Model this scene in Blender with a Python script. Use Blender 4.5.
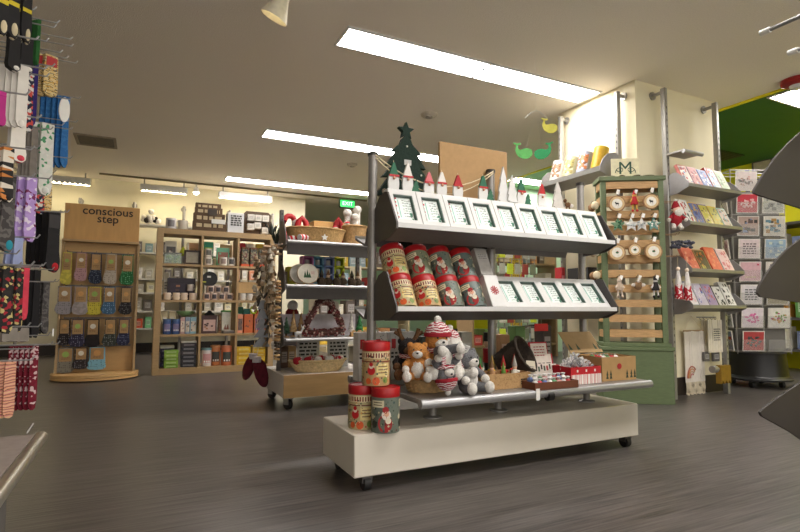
import bpy, bmesh, math, random
from mathutils import Vector, Matrix, Euler
PI = math.pi
rng = random.Random(7)
SC = bpy.context.scene
COL = SC.collection
for o in list(bpy.data.objects):
    bpy.data.objects.remove(o)

# ---------------------------------------------------------------- camera, world, exposure
RIGHT = Vector((0.89489587, -0.4462497, 0.00475246))
UP = Vector((-0.03832233, -0.06623191, 0.99706807))
FWD = Vector((0.44462656, 0.89245422, 0.07637199))
EYE = Vector((0.0, 0.0, 0.75))
FPX = 522.23
cam = bpy.data.objects.new('camera', bpy.data.cameras.new('camera'))
COL.objects.link(cam)
cam.data.sensor_width = 36.0
cam.data.lens = 36.0 * FPX / 800.0
cam.data.clip_start = 0.02
cam.matrix_world = Matrix(((RIGHT.x, UP.x, -FWD.x, EYE.x), (RIGHT.y, UP.y, -FWD.y, EYE.y),
                           (RIGHT.z, UP.z, -FWD.z, EYE.z), (0, 0, 0, 1)))
SC.camera = cam
w = bpy.data.worlds.new('world'); SC.world = w; w.use_nodes = True
w.node_tree.nodes['Background'].inputs[0].default_value = (1.0, 0.96, 0.90, 1)   # fill light entering by the added opening behind the camera
w.node_tree.nodes['Background'].inputs[1].default_value = 1.3
pl = bpy.data.lights.new('added_window_portal', 'AREA'); pl.shape = 'RECTANGLE'; pl.size = 10.0; pl.size_y = 2.3; pl.cycles.is_portal = True  # samples the fill light through the added front opening
po = bpy.data.objects.new('added_window_portal', pl); COL.objects.link(po); po.location = (2.2, -3.22, 1.4); po.rotation_euler = (math.radians(90), 0, 0)
SC.view_settings.view_transform = 'Standard'
SC.view_settings.look = 'None'
SC.view_settings.gamma = 1.0
SC.view_settings.use_curve_mapping = False
SC.view_settings.exposure = 0.76
CEIL = 2.70
TROFFER = 20.0      # ceiling tubes
VALANCE = 16.0     # lights over the wall shelving
SPOT = 14.0

def ray(x, y):
    return FWD + RIGHT * ((x - 400.0) / FPX) - UP * ((y - 266.0) / FPX)
def at(x, y, ax, v):
    "point seen at (x, y) of the 800x532 frame on the plane X / Y / Z = v"
    r = ray(x, y); i = 'XYZ'.index(ax)
    return EYE + r * ((v - EYE[i]) / r[i])

# ---------------------------------------------------------------- materials
def lin(c):
    return tuple(((u / 255.0) / 12.92 if u / 255.0 <= 0.04045 else ((u / 255.0 + 0.055) / 1.055) ** 2.4) for u in c) + (1.0,)
_M = {}
def nodes(name):
    m = bpy.data.materials.new(name); m.use_nodes = True
    nt = m.node_tree
    return m, nt, nt.nodes['Principled BSDF'], nt.links
def mat(c, rough=0.55, metal=0.0, var=0.10, scale=30.0, bump=0.0, name=None, stretch=None, emit=0, trans=0):
    key = ('m', c, rough, metal, var, scale, bump, stretch, emit, trans)
    if key in _M: return _M[key]
    m, nt, p, L = nodes(name or 'paint')
    p.inputs['Roughness'].default_value = rough
    p.inputs['Metallic'].default_value = metal
    if trans:
        p.inputs['Transmission Weight'].default_value = trans
        p.inputs['IOR'].default_value = 1.3
    tc = nt.nodes.new('ShaderNodeTexCoord'); mp = nt.nodes.new('ShaderNodeMapping')
    L.new(tc.outputs['Object'], mp.inputs[0])
    if stretch: mp.inputs['Scale'].default_value = stretch
    n = nt.nodes.new('ShaderNodeTexNoise'); n.inputs['Scale'].default_value = scale; n.inputs['Detail'].default_value = 4
    L.new(mp.outputs[0], n.inputs['Vector'])
    r = nt.nodes.new('ShaderNodeValToRGB')
    a = lin(c)
    r.color_ramp.elements[0].position = 0.3; r.color_ramp.elements[1].position = 0.7
    r.color_ramp.elements[0].color = tuple(x * (1 - var) for x in a[:3]) + (1,)
    r.color_ramp.elements[1].color = tuple(min(1, x * (1 + var)) for x in a[:3]) + (1,)
    L.new(n.outputs[0], r.inputs[0]); L.new(r.outputs[0], p.inputs['Base Color'])
    if bump:
        b = nt.nodes.new('ShaderNodeBump'); b.inputs['Strength'].default_value = bump; b.inputs['Distance'].default_value = 0.01
        L.new(n.outputs[0], b.inputs['Height']); L.new(b.outputs[0], p.inputs['Normal'])
    if emit:
        p.inputs['Emission Color'].default_value = a
        p.inputs['Emission Strength'].default_value = emit
    _M[key] = m
    return m
def prt(cols, scale=60.0, rough=0.6, stretch=None, kind='cell', noise=0.0, name='print'):
    "printed or knitted surface: patches of several colours"
    key = ('p', tuple(cols), scale, rough, stretch, kind, noise)
    if key in _M: return _M[key]
    m, nt, p, L = nodes(name)
    p.inputs['Roughness'].default_value = rough
    tc = nt.nodes.new('ShaderNodeTexCoord'); mp = nt.nodes.new('ShaderNodeMapping')
    L.new(tc.outputs['Object'], mp.inputs[0])
    if stretch: mp.inputs['Scale'].default_value = stretch
    r = nt.nodes.new('ShaderNodeValToRGB'); r.color_ramp.interpolation = 'CONSTANT'
    if kind == 'cell':
        v = nt.nodes.new('ShaderNodeTexVoronoi'); v.inputs['Scale'].default_value = scale
        L.new(mp.outputs[0], v.inputs['Vector'])
        s = nt.nodes.new('ShaderNodeSeparateColor'); L.new(v.outputs['Color'], s.inputs[0])
        L.new(s.outputs[0], r.inputs[0])
    elif kind == 'dot':
        v = nt.nodes.new('ShaderNodeTexVoronoi'); v.inputs['Scale'].default_value = scale; v.inputs['Randomness'].default_value = 0.35
        L.new(mp.outputs[0], v.inputs['Vector']); L.new(v.outputs['Distance'], r.inputs[0])
    elif kind == 'wave':
        v = nt.nodes.new('ShaderNodeTexWave'); v.inputs['Scale'].default_value = scale; v.inputs['Distortion'].default_value = noise
        v.bands_direction = 'Z'
        L.new(mp.outputs[0], v.inputs['Vector']); L.new(v.outputs['Color'], r.inputs[0])
    else:
        v = nt.nodes.new('ShaderNodeTexNoise'); v.inputs['Scale'].default_value = scale; v.inputs['Detail'].default_value = 2
        L.new(mp.outputs[0], v.inputs['Vector']); L.new(v.outputs[0], r.inputs[0])
    cr = r.color_ramp
    n = len(cols)
    while len(cr.elements) < n: cr.elements.new(0.5)
    for i, c in enumerate(cols):
        if kind == 'noise': pos = 0 if i == 0 else 0.40 + 0.22 * (i - 1) / max(1, n - 1)
        elif kind == 'dot': pos = 0 if i == 0 else 0.28 + 0.3 * (i - 1)
        else: pos = i / n
        cr.elements[i].position = pos; cr.elements[i].color = lin(c)
    L.new(r.outputs[0], p.inputs['Base Color'])
    _M[key] = m
    return m
def glass(c=(225, 235, 232), a=0.25):
    key = ('g', c, a)
    if key in _M: return _M[key]
    m, nt, p, L = nodes('clear plastic')
    p.inputs['Base Color'].default_value = lin(c); p.inputs['Roughness'].default_value = 0.12
    p.inputs['Alpha'].default_value = a
    _M[key] = m
    return m
def lamp(c, s):
    key = ('l', c, s)
    if key in _M: return _M[key]
    m, nt, p, L = nodes('lit diffuser')
    p.inputs['Base Color'].default_value = (0.8, 0.8, 0.8, 1)
    p.inputs['Emission Color'].default_value = lin(c); p.inputs['Emission Strength'].default_value = s
    _M[key] = m
    return m

WHITE = mat((214, 213, 212), 0.5, var=0.03)
PAPER = mat((232, 230, 226), 0.6, var=0.03)
STEEL = mat((150, 146, 142), 0.42, 0.45, var=0.06, scale=60)
STEELD = mat((92, 88, 86), 0.42, 0.6, var=0.06, scale=60)
PANEL = mat((78, 73, 72), 0.42, 0.3, var=0.05, scale=60)
CHROME = mat((168, 167, 168), 0.36, 0.6, var=0.03)
BLACK = mat((22, 21, 21), 0.45, var=0.1)
RUBBER = mat((30, 29, 28), 0.6, var=0.1)
KRAFT = mat((168, 134, 92), 0.8, var=0.06, scale=40)
WOODB = mat((172, 142, 100), 0.5, var=0.09, scale=9, stretch=(1.5, 1.5, 14))
WOODH = mat((172, 142, 100), 0.5, var=0.09, scale=9, stretch=(2, 14, 14))
WICK = mat((178, 144, 98), 0.75, var=0.28, scale=70, bump=0.4)
WICKD = mat((52, 40, 30), 0.7, var=0.35, scale=70, bump=0.4)
RED = mat((176, 24, 32), 0.5, var=0.08)
REDK = prt([(160, 22, 34), (205, 190, 186), (160, 22, 34), (170, 26, 38)], 90, 0.9)
KNIT = prt([(150, 24, 44), (215, 205, 204)], 26, 0.9, kind='wave', noise=9)
FUR = mat((226, 221, 214), 0.95, var=0.10, scale=160, bump=0.9)
FURO = mat((196, 132, 66), 0.95, var=0.22, scale=120, bump=0.9)
FURG = mat((112, 112, 116), 0.95, var=0.2, scale=120, bump=0.9)
FURB = mat((34, 26, 24), 0.95, var=0.25, scale=120, bump=0.9)
FURBR = mat((104, 72, 44), 0.95, var=0.25, scale=120, bump=0.9)
GREENW = mat((92, 106, 70), 0.55, var=0.09, scale=12, stretch=(2, 2, 9))
PINE = mat((182, 144, 96), 0.6, var=0.16, scale=10, stretch=(2, 2, 14))
INK = mat((30, 28, 28), 0.6)
GREY = mat((120, 118, 116), 0.6)
TWINE = mat((222, 206, 172), 0.8)

# ---------------------------------------------------------------- mesh builder
class MB:
    def __init__(s):
        s.v = []; s.f = []; s.mi = []; s.sm = []; s.mats = []
    def idx(s, m):
        if m not in s.mats: s.mats.append(m)
        return s.mats.index(m)
    def add(s, vs, fs, m, smooth=False, M=None):
        b = len(s.v); k = s.idx(m)
        for p in vs:
            p = Vector(p)
            s.v.append(M @ p if M is not None else p)
        for f in fs:
            s.f.append([b + i for i in f]); s.mi.append(k); s.sm.append(smooth)
        return s
    def box(s, c, d, m, M=None, bev=0.0):
        hx, hy, hz = (x / 2 for x in d); cx, cy, cz = c
        if bev <= 0:
            vs = [(cx + a * hx, cy + b * hy, cz + e * hz) for a in (-1, 1) for b in (-1, 1) for e in (-1, 1)]
            fs = [(0, 1, 3, 2), (4, 6, 7, 5), (0, 4, 5, 1), (2, 3, 7, 6), (0, 2, 6, 4), (1, 5, 7, 3)]
            return s.add(vs, fs, m, False, M)
        bev = min(bev, hx * .9, hy * .9, hz * .9)
        h = (hx, hy, hz); key = {}; vs = []
        for sx in (-1, 1):
            for sy in (-1, 1):
                for sz in (-1, 1):
                    sg = (sx, sy, sz)
                    for a in range(3):
                        q = [sg[i] * (h[i] - (0 if i == a else bev)) for i in range(3)]
                        key[(sg, a)] = len(vs); vs.append((cx + q[0], cy + q[1], cz + q[2]))
        fs = []
        def push(ids):
            pts = [Vector(vs[i]) - Vector(c) for i in ids]
            n = (pts[1] - pts[0]).cross(pts[2] - pts[0])
            if n.dot(sum(pts, Vector())) < 0: ids = ids[::-1]
            fs.append(ids)
        for a in range(3):
            b_, c_ = [i for i in range(3) if i != a]
            for sa in (-1, 1):
                ids = []
                for sb, sc_ in ((-1, -1), (1, -1), (1, 1), (-1, 1)):
                    sg = [0, 0, 0]; sg[a] = sa; sg[b_] = sb; sg[c_] = sc_
                    ids.append(key[(tuple(sg), a)])
                push(ids)
            for sb in (-1, 1):
                for sc_ in (-1, 1):
                    s0 = [0, 0, 0]; s1 = [0, 0, 0]
                    s0[a] = -1; s1[a] = 1
                    for q in (s0, s1): q[b_] = sb; q[c_] = sc_
                    s0, s1 = tuple(s0), tuple(s1)
                    push([key[(s0, b_)], key[(s1, b_)], key[(s1, c_)], key[(s0, c_)]])
        for sx in (-1, 1):
            for sy in (-1, 1):
                for sz in (-1, 1):
                    push([key[((sx, sy, sz), a)] for a in range(3)])
        return s.add(vs, fs, m, False, M)
    def lathe(s, prof, m, seg=20, M=None, sx=1.0, sy=1.0, smooth=True, weave=0, wamp=0.0, cap=True):
        vs = []; fs = []
        for k, (r, z) in enumerate(prof):
            for i in range(seg):
                t = 2 * PI * i / seg
                rr = r + (wamp * (1 if (i // 2 + k) % 2 else -1) if weave and r > 0.001 else 0)
                vs.append((rr * math.cos(t) * sx, rr * math.sin(t) * sy, z))
        for k in range(len(prof) - 1):
            for i in range(seg):
                j = (i + 1) % seg
                fs.append((k * seg + i, k * seg + j, (k + 1) * seg + j, (k + 1) * seg + i))
        if cap and prof[0][0] > 1e-4: fs.append(tuple(range(seg))[::-1])
        if cap and prof[-1][0] > 1e-4: fs.append(tuple((len(prof) - 1) * seg + i for i in range(seg)))
        return s.add(vs, fs, m, smooth, M)
    def cyl(s, r, z0, z1, m, seg=16, M=None, r2=None):
        return s.lathe([(r, z0), (r if r2 is None else r2, z1)], m, seg, M)
    def tube(s, pts, r, m, seg=8, M=None, closed=False):
        pts = [Vector(p) for p in pts]; n = len(pts); vs = []; fs = []
        rs = r if isinstance(r, (list, tuple)) else [r] * n
        for i, p in enumerate(pts):
            if closed: d = pts[(i + 1) % n] - pts[i - 1]
            else: d = pts[min(i + 1, n - 1)] - pts[max(i - 1, 0)]
            if d.length < 1e-9: d = Vector((0, 0, 1))
            d.normalize()
            u = d.cross(Vector((0, 0, 1)))
            if u.length < 0.05: u = d.cross(Vector((1, 0, 0)))
            u.normalize(); v = d.cross(u)
            for k in range(seg):
                t = 2 * PI * k / seg
                vs.append(p + (u * math.cos(t) + v * math.sin(t)) * rs[i])
        for i in range(n if closed else n - 1):
            j = (i + 1) % n
            for k in range(seg):
                l = (k + 1) % seg
                fs.append((i * seg + k, i * seg + l, j * seg + l, j * seg + k))
        if not closed:
            fs.append(tuple(range(seg))[::-1]); fs.append(tuple((n - 1) * seg + k for k in range(seg)))
        return s.add(vs, fs, m, True, M)
    def prism(s, out, th, m, M=None, edge=None):
        "outline in local XZ, thickness along Y (centred)"
        n = len(out)
        vs = [(x, -th / 2, z) for x, z in out] + [(x, th / 2, z) for x, z in out]
        area = sum(out[i][0] * out[(i + 1) % n][1] - out[(i + 1) % n][0] * out[i][1] for i in range(n))
        a = list(range(n)); b = [n + i for i in range(n)]
        if area < 0: a = a[::-1]
        else: b = b[::-1]
        s.add(vs, [a, b], m, False, M)
        q = []
        for i in range(n):
            j = (i + 1) % n
            q.append((i, n + i, n + j, j) if area > 0 else (i, j, n + j, n + i))
        return s.add(vs, q, edge or m, False, M)
    def ball(s, c, r, m, M=None, seg=14, rings=9, fuzz=0.0):
        if not isinstance(r, (tuple, list)): r = (r, r, r)
        vs = []; fs = []
        R_ = random.Random(int(c[0] * 1e4 + c[2] * 1e5))
        for k in range(rings + 1):
            ph = PI * k / rings
            for i in range(seg):
                t = 2 * PI * i / seg
                f = 1 + (R_.uniform(-fuzz, fuzz) if 0 < k < rings else 0)
                vs.append((c[0] + r[0] * f * math.sin(ph) * math.cos(t), c[1] + r[1] * f * math.sin(ph) * math.sin(t), c[2] + r[2] * f * math.cos(ph)))
        for k in range(rings):
            for i in range(seg):
                j = (i + 1) % seg
                fs.append((k * seg + i, (k + 1) * seg + i, (k + 1) * seg + j, k * seg + j))
        return s.add(vs, fs, m, True, M)
    def quad(s, c, u, v, m, M=None):
        c, u, v = Vector(c), Vector(u), Vector(v)
        return s.add([c - u - v, c + u - v, c + u + v, c - u + v], [(0, 1, 2, 3)], m, False, M)
    def text(s, string, size, m, M=None, ext=0.0008, bold=0.0, align='CENTER'):
        cu = bpy.data.curves.new('lettering', 'FONT'); cu.body = string; cu.size = size
        cu.extrude = ext; cu.offset = bold; cu.align_x = align; cu.align_y = 'CENTER'; cu.resolution_u = 3
        ob = bpy.data.objects.new('lettering', cu); COL.objects.link(ob)
        dg = bpy.context.evaluated_depsgraph_get()
        me = bpy.data.meshes.new_from_object(ob.evaluated_get(dg))
        R90 = Matrix.Rotation(PI / 2, 4, 'X')
        T_ = (M if M is not None else Matrix()) @ R90
        s.add([v.co for v in me.vertices], [tuple(p.vertices) for p in me.polygons], m, False, T_)
        bpy.data.objects.remove(ob); bpy.data.curves.remove(cu); bpy.data.meshes.remove(me)
        return s
    def lines(s, c, wd, ht, n, m, M=None, seed=0, th=0.35):
        "rows of tiny strokes standing for small print, in local XZ at y=c[1]"
        R_ = random.Random(seed)
        for i in range(n):
            z = c[2] + ht / 2 - ht * (i + .5) / n
            x = -wd / 2
            while x < wd / 2 - 0.002:
                l = min(R_.uniform(.12, .3) * wd, wd / 2 - x)
                s.box((c[0] + x + l / 2, c[1], z), (l, 0.001, ht / n * th), m, M)
                x += l + wd * .07
        return s
    def mesh(s, name):
        me = bpy.data.meshes.new(name)
        me.from_pydata([tuple(v) for v in s.v], [], s.f)
        for m in s.mats: me.materials.append(m)
        me.polygons.foreach_set('material_index', s.mi)
        me.polygons.foreach_set('use_smooth', s.sm)
        me.update()
        try: me.set_sharp_from_angle(angle=math.radians(42))
        except Exception: pass
        return me
    def build(s, name, parent=None, label=None, loc=None, rz=None):
        o = bpy.data.objects.new(name, s.mesh(name)); COL.objects.link(o)
        if parent is not None: o.parent = parent
        if loc is not None: o.location = loc
        if rz is not None: o.rotation_euler = (0, 0, rz)
        if label: o['label'] = label
        return o
def short(s):
    "keep a label within sixteen words"
    w_ = s.split()
    for drop in ('the', 'a', 'an', 'of', 'and'):
        while len(w_) > 16 and drop in w_[1:]:
            w_.pop(len(w_) - 1 - w_[::-1].index(drop))
    return ' '.join(w_)
def tag(o, label, cat, group=None, kind=None):
    label = short(label)
    o['label'] = label; o['category'] = cat
    if group: o['group'] = group
    if kind: o['kind'] = kind
    return o
def thing(name, label, cat, loc=(0, 0, 0), rz=0.0, group=None, rot=None):
    o = bpy.data.objects.new(name, None); COL.objects.link(o)
    o.empty_display_size = 0.05
    o.location = loc; o.rotation_euler = rot if rot else (0, 0, rz)
    return tag(o, label, cat, group)
def solo(mb, name, label, cat, loc=(0, 0, 0), rz=0.0, group=None, rot=None):
    o = mb.build(name)
    o.location = loc; o.rotation_euler = rot if rot else (0, 0, rz)
    return tag(o, label, cat, group)
def struct(mb, name):
    o = mb.build(name); o['kind'] = 'structure'; return o
def dup(root, label, loc, rz=None, group=None, rot=None):
    r = root.copy(); COL.objects.link(r); r.location = loc
    if rz is not None: r.rotation_euler = (0, 0, rz)
    if rot is not None: r.rotation_euler = rot
    r['label'] = short(label)
    if group: r['group'] = group
    for ch in list(root.children):
        c = ch.copy(); COL.objects.link(c); c.parent = r
        for g in list(ch.children):
            d = g.copy(); COL.objects.link(d); d.parent = c
    return r
def TR(x=0, y=0, z=0, rx=0, ry=0, rz=0):
    return Matrix.Translation((x, y, z)) @ Euler((rx, ry, rz)).to_matrix().to_4x4()
ORD = ['first', 'second', 'third', 'fourth', 'fifth', 'sixth', 'seventh', 'eighth', 'ninth', 'tenth', 'eleventh', 'twelfth']
# ---------------------------------------------------------------- setting
CEILM = mat((238, 230, 220), 0.85, var=0.05, scale=120, bump=0.35)
CREAM = mat((226, 219, 194), 0.75, var=0.02, scale=8)
GREENC = mat((46, 104, 38), 0.7, var=0.04, scale=8)
YELL = mat((226, 216, 20), 0.65, var=0.03, scale=8)
MINT = mat((196, 226, 200), 0.7, var=0.03, scale=8)
DARKB = mat((40, 30, 26), 0.5)
def floor_mat():
    m, nt, p, L = nodes('vinyl floor')
    tc = nt.nodes.new('ShaderNodeTexCoord')
    mp = nt.nodes.new('ShaderNodeMapping'); mp.inputs['Scale'].default_value = (0.9, 30, 1)
    L.new(tc.outputs['Object'], mp.inputs[0])
    n = nt.nodes.new('ShaderNodeTexNoise'); n.inputs['Scale'].default_value = 3.0; n.inputs['Detail'].default_value = 7; n.inputs['Roughness'].default_value = 0.65
    L.new(mp.outputs[0], n.inputs['Vector'])
    r = nt.nodes.new('ShaderNodeValToRGB')
    r.color_ramp.elements[0].position = 0.32; r.color_ramp.elements[1].position = 0.68
    r.color_ramp.elements[0].color = lin((42, 39, 38)); r.color_ramp.elements[1].color = lin((114, 107, 104))
    L.new(n.outputs[0], r.inputs[0])
    n2 = nt.nodes.new('ShaderNodeTexNoise'); n2.inputs['Scale'].default_value = 1.3
    L.new(tc.outputs['Object'], n2.inputs['Vector'])
    mx = nt.nodes.new('ShaderNodeMix'); mx.data_type = 'RGBA'; mx.blend_type = 'MULTIPLY'; mx.inputs[0].default_value = 0.25
    L.new(r.outputs[0], mx.inputs[6]); L.new(n2.outputs[0], mx.inputs[7])
    L.new(mx.outputs[2], p.inputs['Base Color'])
    p.inputs['Roughness'].default_value = 0.33
    b = nt.nodes.new('ShaderNodeBump'); b.inputs['Strength'].default_value = 0.22; b.inputs['Distance'].default_value = 0.004
    L.new(n.outputs[0], b.inputs['Height']); L.new(b.outputs[0], p.inputs['Normal'])
    return m
FLOORM = floor_mat()
X0, X1, Y0, Y1 = -3.0, 7.35, -3.2, 12.0
EDGE = 5.08
struct(MB().box(((X0 + X1) / 2, (Y0 + Y1) / 2, -.05), (X1 - X0 + .4, Y1 - Y0 + .4, .1), FLOORM), 'floor')
struct(MB().box(((X0 + EDGE) / 2, (Y0 + Y1) / 2, CEIL + .05), (EDGE - X0, Y1 - Y0, .1), CEILM), 'ceiling')
struct(MB().box(((EDGE + X1) / 2, (Y0 + 4.9) / 2, CEIL + .05), (X1 - EDGE, 4.9 - Y0, .1), GREENC), 'ceiling')
struct(MB().box(((EDGE + X1) / 2, (4.9 + Y1) / 2, CEIL + .05), (X1 - EDGE, Y1 - 4.9, .1), mat((150, 200, 150), .7, var=.03, scale=8)), 'ceiling')  # far stretch: brightness from its strip lamp is put into the paler green
struct(MB().box((EDGE - .012, (Y0 + Y1) / 2, CEIL - .006), (.045, Y1 - Y0, .012), YELL), 'trim_1')
struct(MB().box((-.17, 9.30, 1.35), (5.66, .1, 2.7), CREAM), 'wall_back')
struct(MB().box((2.61, 10.67, 1.35), (.1, 2.64, 2.7), CREAM), 'wall_recess')
struct(MB().box(((EDGE + X1) / 2, 6.77, 1.35), (X1 - EDGE, .1, 2.7), MINT), 'wall_green_zone')
struct(MB().box(((2.66 + X1) / 2, Y1 + .05, 1.35), (X1 - 2.66, .1, 2.7), MINT), 'wall_far')
struct(MB().box((X0 - .05, (Y0 + 9.3) / 2, 1.35), (.1, 9.35 - Y0, 2.7), CREAM), 'wall_left')
struct(MB().box((X1 + .05, (Y0 + Y1) / 2, 1.35), (.1, Y1 - Y0, 2.7), YELL), 'wall_right')
m = MB()   # unseen front wall; its wide opening is added to let fill light in
m.box(((X0 + X1) / 2, Y0 - .05, .12), (X1 - X0, .1, .24), CREAM).box(((X0 + X1) / 2, Y0 - .05, 2.63), (X1 - X0, .1, .14), CREAM)
m.box((X0 + .1, Y0 - .05, 1.4), (.2, .1, 2.32), CREAM).box((X1 - .1, Y0 - .05, 1.4), (.2, .1, 2.32), CREAM)
struct(m, 'wall_front')
m = MB()
for k in range(6): m.box((X0 + .2 + (X1 - X0 - .4) * k / 5, Y0 - .05, 1.4), (.05, .06, 2.32), STEEL)  # mullions of the added opening, out of view
struct(m, 'added_window_1')
struct(MB().box((4.295, 3.46, 1.35), (1.11, .92, 2.7), mat((226, 216, 186), .75, var=.02, scale=8)), 'wall_pillar')
struct(MB().box((4.295, 2.993, .075), (1.13, .014, .15), DARKB), 'baseboard_pillar')
struct(MB().box((-.17, 9.243, .075), (5.6, .014, .15), DARKB), 'baseboard_back')
# ceiling things
def troffer(x, y, ln, wd, label, n=1):
    t = thing('ceiling_light', label, 'light', (x, y, CEIL), 0, 'recessed strip lights in the ceiling')
    f = MB(); a = .018
    for sy in (-1, 1): f.box((0, sy * (wd / 2 + a / 2), -.006), (ln + 2 * a, a, .012), WHITE)
    for sx in (-1, 1): f.box((sx * (ln / 2 + a / 2), 0, -.006), (a, wd, .012), WHITE)
    f.build('frame', t)
    MB().box((0, 0, -.004), (ln, wd, .006), lamp((255, 250, 244), TROFFER)).build('diffuser', t)
for row, (yy, nm) in enumerate(((3.45, 'nearest'), (5.86, 'middle'), (8.27, 'farthest'))):
    xo = (-.015, -.065, -.135)[row]
    troffer(1.865 + xo, yy, 1.20, .26, 'left half of the %s white ceiling light strip' % nm)
    troffer(3.085 + xo, yy, 1.20, .26, 'right half of the %s white ceiling light strip' % nm)
for yy, nm in ((1.04, 'just behind the front of the shop'), (-1.37, 'by the front wall')):
    for xx, sd in ((1.865, 'left'), (3.075, 'right')):
        troffer(xx, yy, 1.19, .26, '%s half of the white ceiling light strip %s' % (sd, nm))
troffer(5.76, 2.56, 1.19, .26, 'white ceiling light set in the green ceiling, upper right')
troffer(6.98, 2.56, .62, .26, 'white ceiling light in the green ceiling beside the right wall')
troffer(5.62, 6.28, 1.19, .26, 'white ceiling light set in the green ceiling beyond the pillar')
v = thing('air_vent', 'slatted metal air vent in the ceiling at the left', 'vent', (-.53, 7.08, CEIL))
f = MB()
for sx in (-1, 1): f.box((sx * .2, 0, -.008), (.03, .44, .016), mat((150, 138, 120), .6))
for sy in (-1, 1): f.box((0, sy * .21, -.008), (.37, .03, .016), mat((150, 138, 120), .6))
f.build('frame', v)
for i in range(9):
    MB().box((0, -.16 + i * .04, -.007), (.36, .016, .012), mat((120, 110, 96), .6), TR(rx=0)).build('slat', v)
MB().box((0, 0, -.0015), (.37, .39, .003), BLACK).build('duct', v)
v = thing('air_vent', 'dark flat air vent in the green ceiling', 'vent', (6.55, 4.05, CEIL))
MB().box((0, 0, -.006), (.62, .3, .012), mat((30, 50, 24), .6)).build('frame', v)
for i in range(6): MB().box((0, -.11 + i * .044, -.014), (.56, .012, .006), BLACK).build('slat', v)
for (x, y, lb, r) in ((2.568, 4.51, 'round white ceiling speaker near the dark green tree', .085), (2.557, 6.63, 'small round smoke detector between the strip lights', .07)):
    t = thing('smoke_detector' if r < .08 else 'ceiling_speaker', lb, 'detector' if r < .08 else 'speaker', (x, y, CEIL))
    MB().lathe([(r, 0), (r, -.012), (r * .8, -.028), (r * .3, -.034)], mat((196, 186, 172), .5), 24).build('cover', t)
    MB().lathe([(r * .45, -.031), (r * .4, -.042), (.001, -.044)], mat((150, 142, 130), .5), 20).build('grille', t)
# spotlight at the top of the frame
s_ = at(285, -12, 'Z', CEIL)
t = thing('spotlight', 'white cone spotlight hanging from the ceiling at the top edge', 'spotlight', s_)
MB().cyl(.035, -.02, 0, WHITE).tube([(0, 0, -.015), (0, 0, -.07)], .009, WHITE).build('mount', t)
d = Vector((-.36, .33, -.887)).normalized()
Mx = Matrix.Translation((0, 0, -.05)) @ d.to_track_quat('Z', 'Y').to_matrix().to_4x4()
MB().lathe([(.028, -.03), (.034, 0), (.04, .03), (.088, .15), (.084, .15), (.034, .03)], mat((236, 228, 204), .4), 24, Mx).build('shade', t)
MB().ball((0, 0, .085), .032, lamp((255, 236, 196), 3), Mx).build('bulb', t)
# fire alarm
t = thing('fire_alarm', 'red ringed round fire alarm on the ceiling at the right edge', 'alarm', at(797, 80, 'Z', CEIL))
MB().lathe([(.12, 0), (.12, -.03), (.09, -.05)], mat((150, 26, 24), .4), 24).build('ring', t)
MB().lathe([(.06, -.05), (.05, -.075), (.001, -.08)], WHITE, 20).build('strobe', t)

# ---------------------------------------------------------------- lights and uprights over the back wall
trk = MB().box((0, 0, -.012), (4.3, .03, .024), mat((120, 108, 84), .5))
solo(trk, 'lighting_track', 'thin dark lighting track on the ceiling along the back wall', 'track', (1.55, 8.82, CEIL))
def valance(x0, x1, y, z, label):
    t = thing('wall_light', label, 'light', ((x0 + x1) / 2, y, z))
    ln = x1 - x0
    MB().box((0, 0, .05), (ln, .10, .09), mat((206, 204, 198), .5, var=.04), bev=.01).build('housing', t)
    m = MB()
    for i in range(14): m.box((-ln / 2 + (i + .5) * ln / 14, -.052, .01), (ln / 14 * .8, .006, .05), WHITE)
    m.build('louvre', t)
    MB().box((0, .01, .001), (ln * .96, .07, .008), lamp((255, 236, 190), VALANCE)).build('diffuser', t)
    for sx in (-1, 1): MB().box((sx * ln * .42, .0, (CEIL - .024 - z + .09) / 2), (.02, .02, CEIL - .03 - z - .09), STEEL).build('bracket', t)
valance(-.05, .62, 8.82, 2.50, 'white wall washer light on the track above the mugs')
valance(1.09, 1.95, 8.82, 2.50, 'white wall washer light on the track above the wooden crates')
valance(-1.6, -.7, 8.82, 2.50, 'white wall washer light behind the sock sign')
t = thing('track_spotlight', 'small lit spotlight on the track along the back wall', 'spotlight', (.75, 8.82, CEIL - .024))
MB().tube([(0, 0, 0), (0, 0, -.06)], .012, WHITE).build('stem', t)
MB().lathe([(.03, -.05), (.055, -.13), (.05, -.13)], WHITE, 18).build('shade', t)
MB().ball((0, 0, -.125), .046, lamp((255, 240, 200), SPOT)).build('bulb', t)
def upright(x, y, label, h=2.35, dy=.14, ztop=None):
    t = thing('wall_upright', label, 'upright', (x, y, 0), 0, 'steel uprights on the back wall')
    MB().cyl(.022, 0, h, STEEL, 12).build('post', t)
    a = MB().tube([(0, 0, h - .03), (0, dy, h - .03)], .014, STEEL)
    a.build('arm', t)
    MB().cyl(.04, 0, .014, STEEL, 18, TR(0, dy - .014, h - .03, rx=-PI / 2)).build('flange', t)
for i, xx in enumerate((-1.55, -.85, -.12, .60, 1.32, 2.04)):
    upright(xx, 9.10, '%s steel upright from the left along the cream back wall' % ORD[i])
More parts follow.
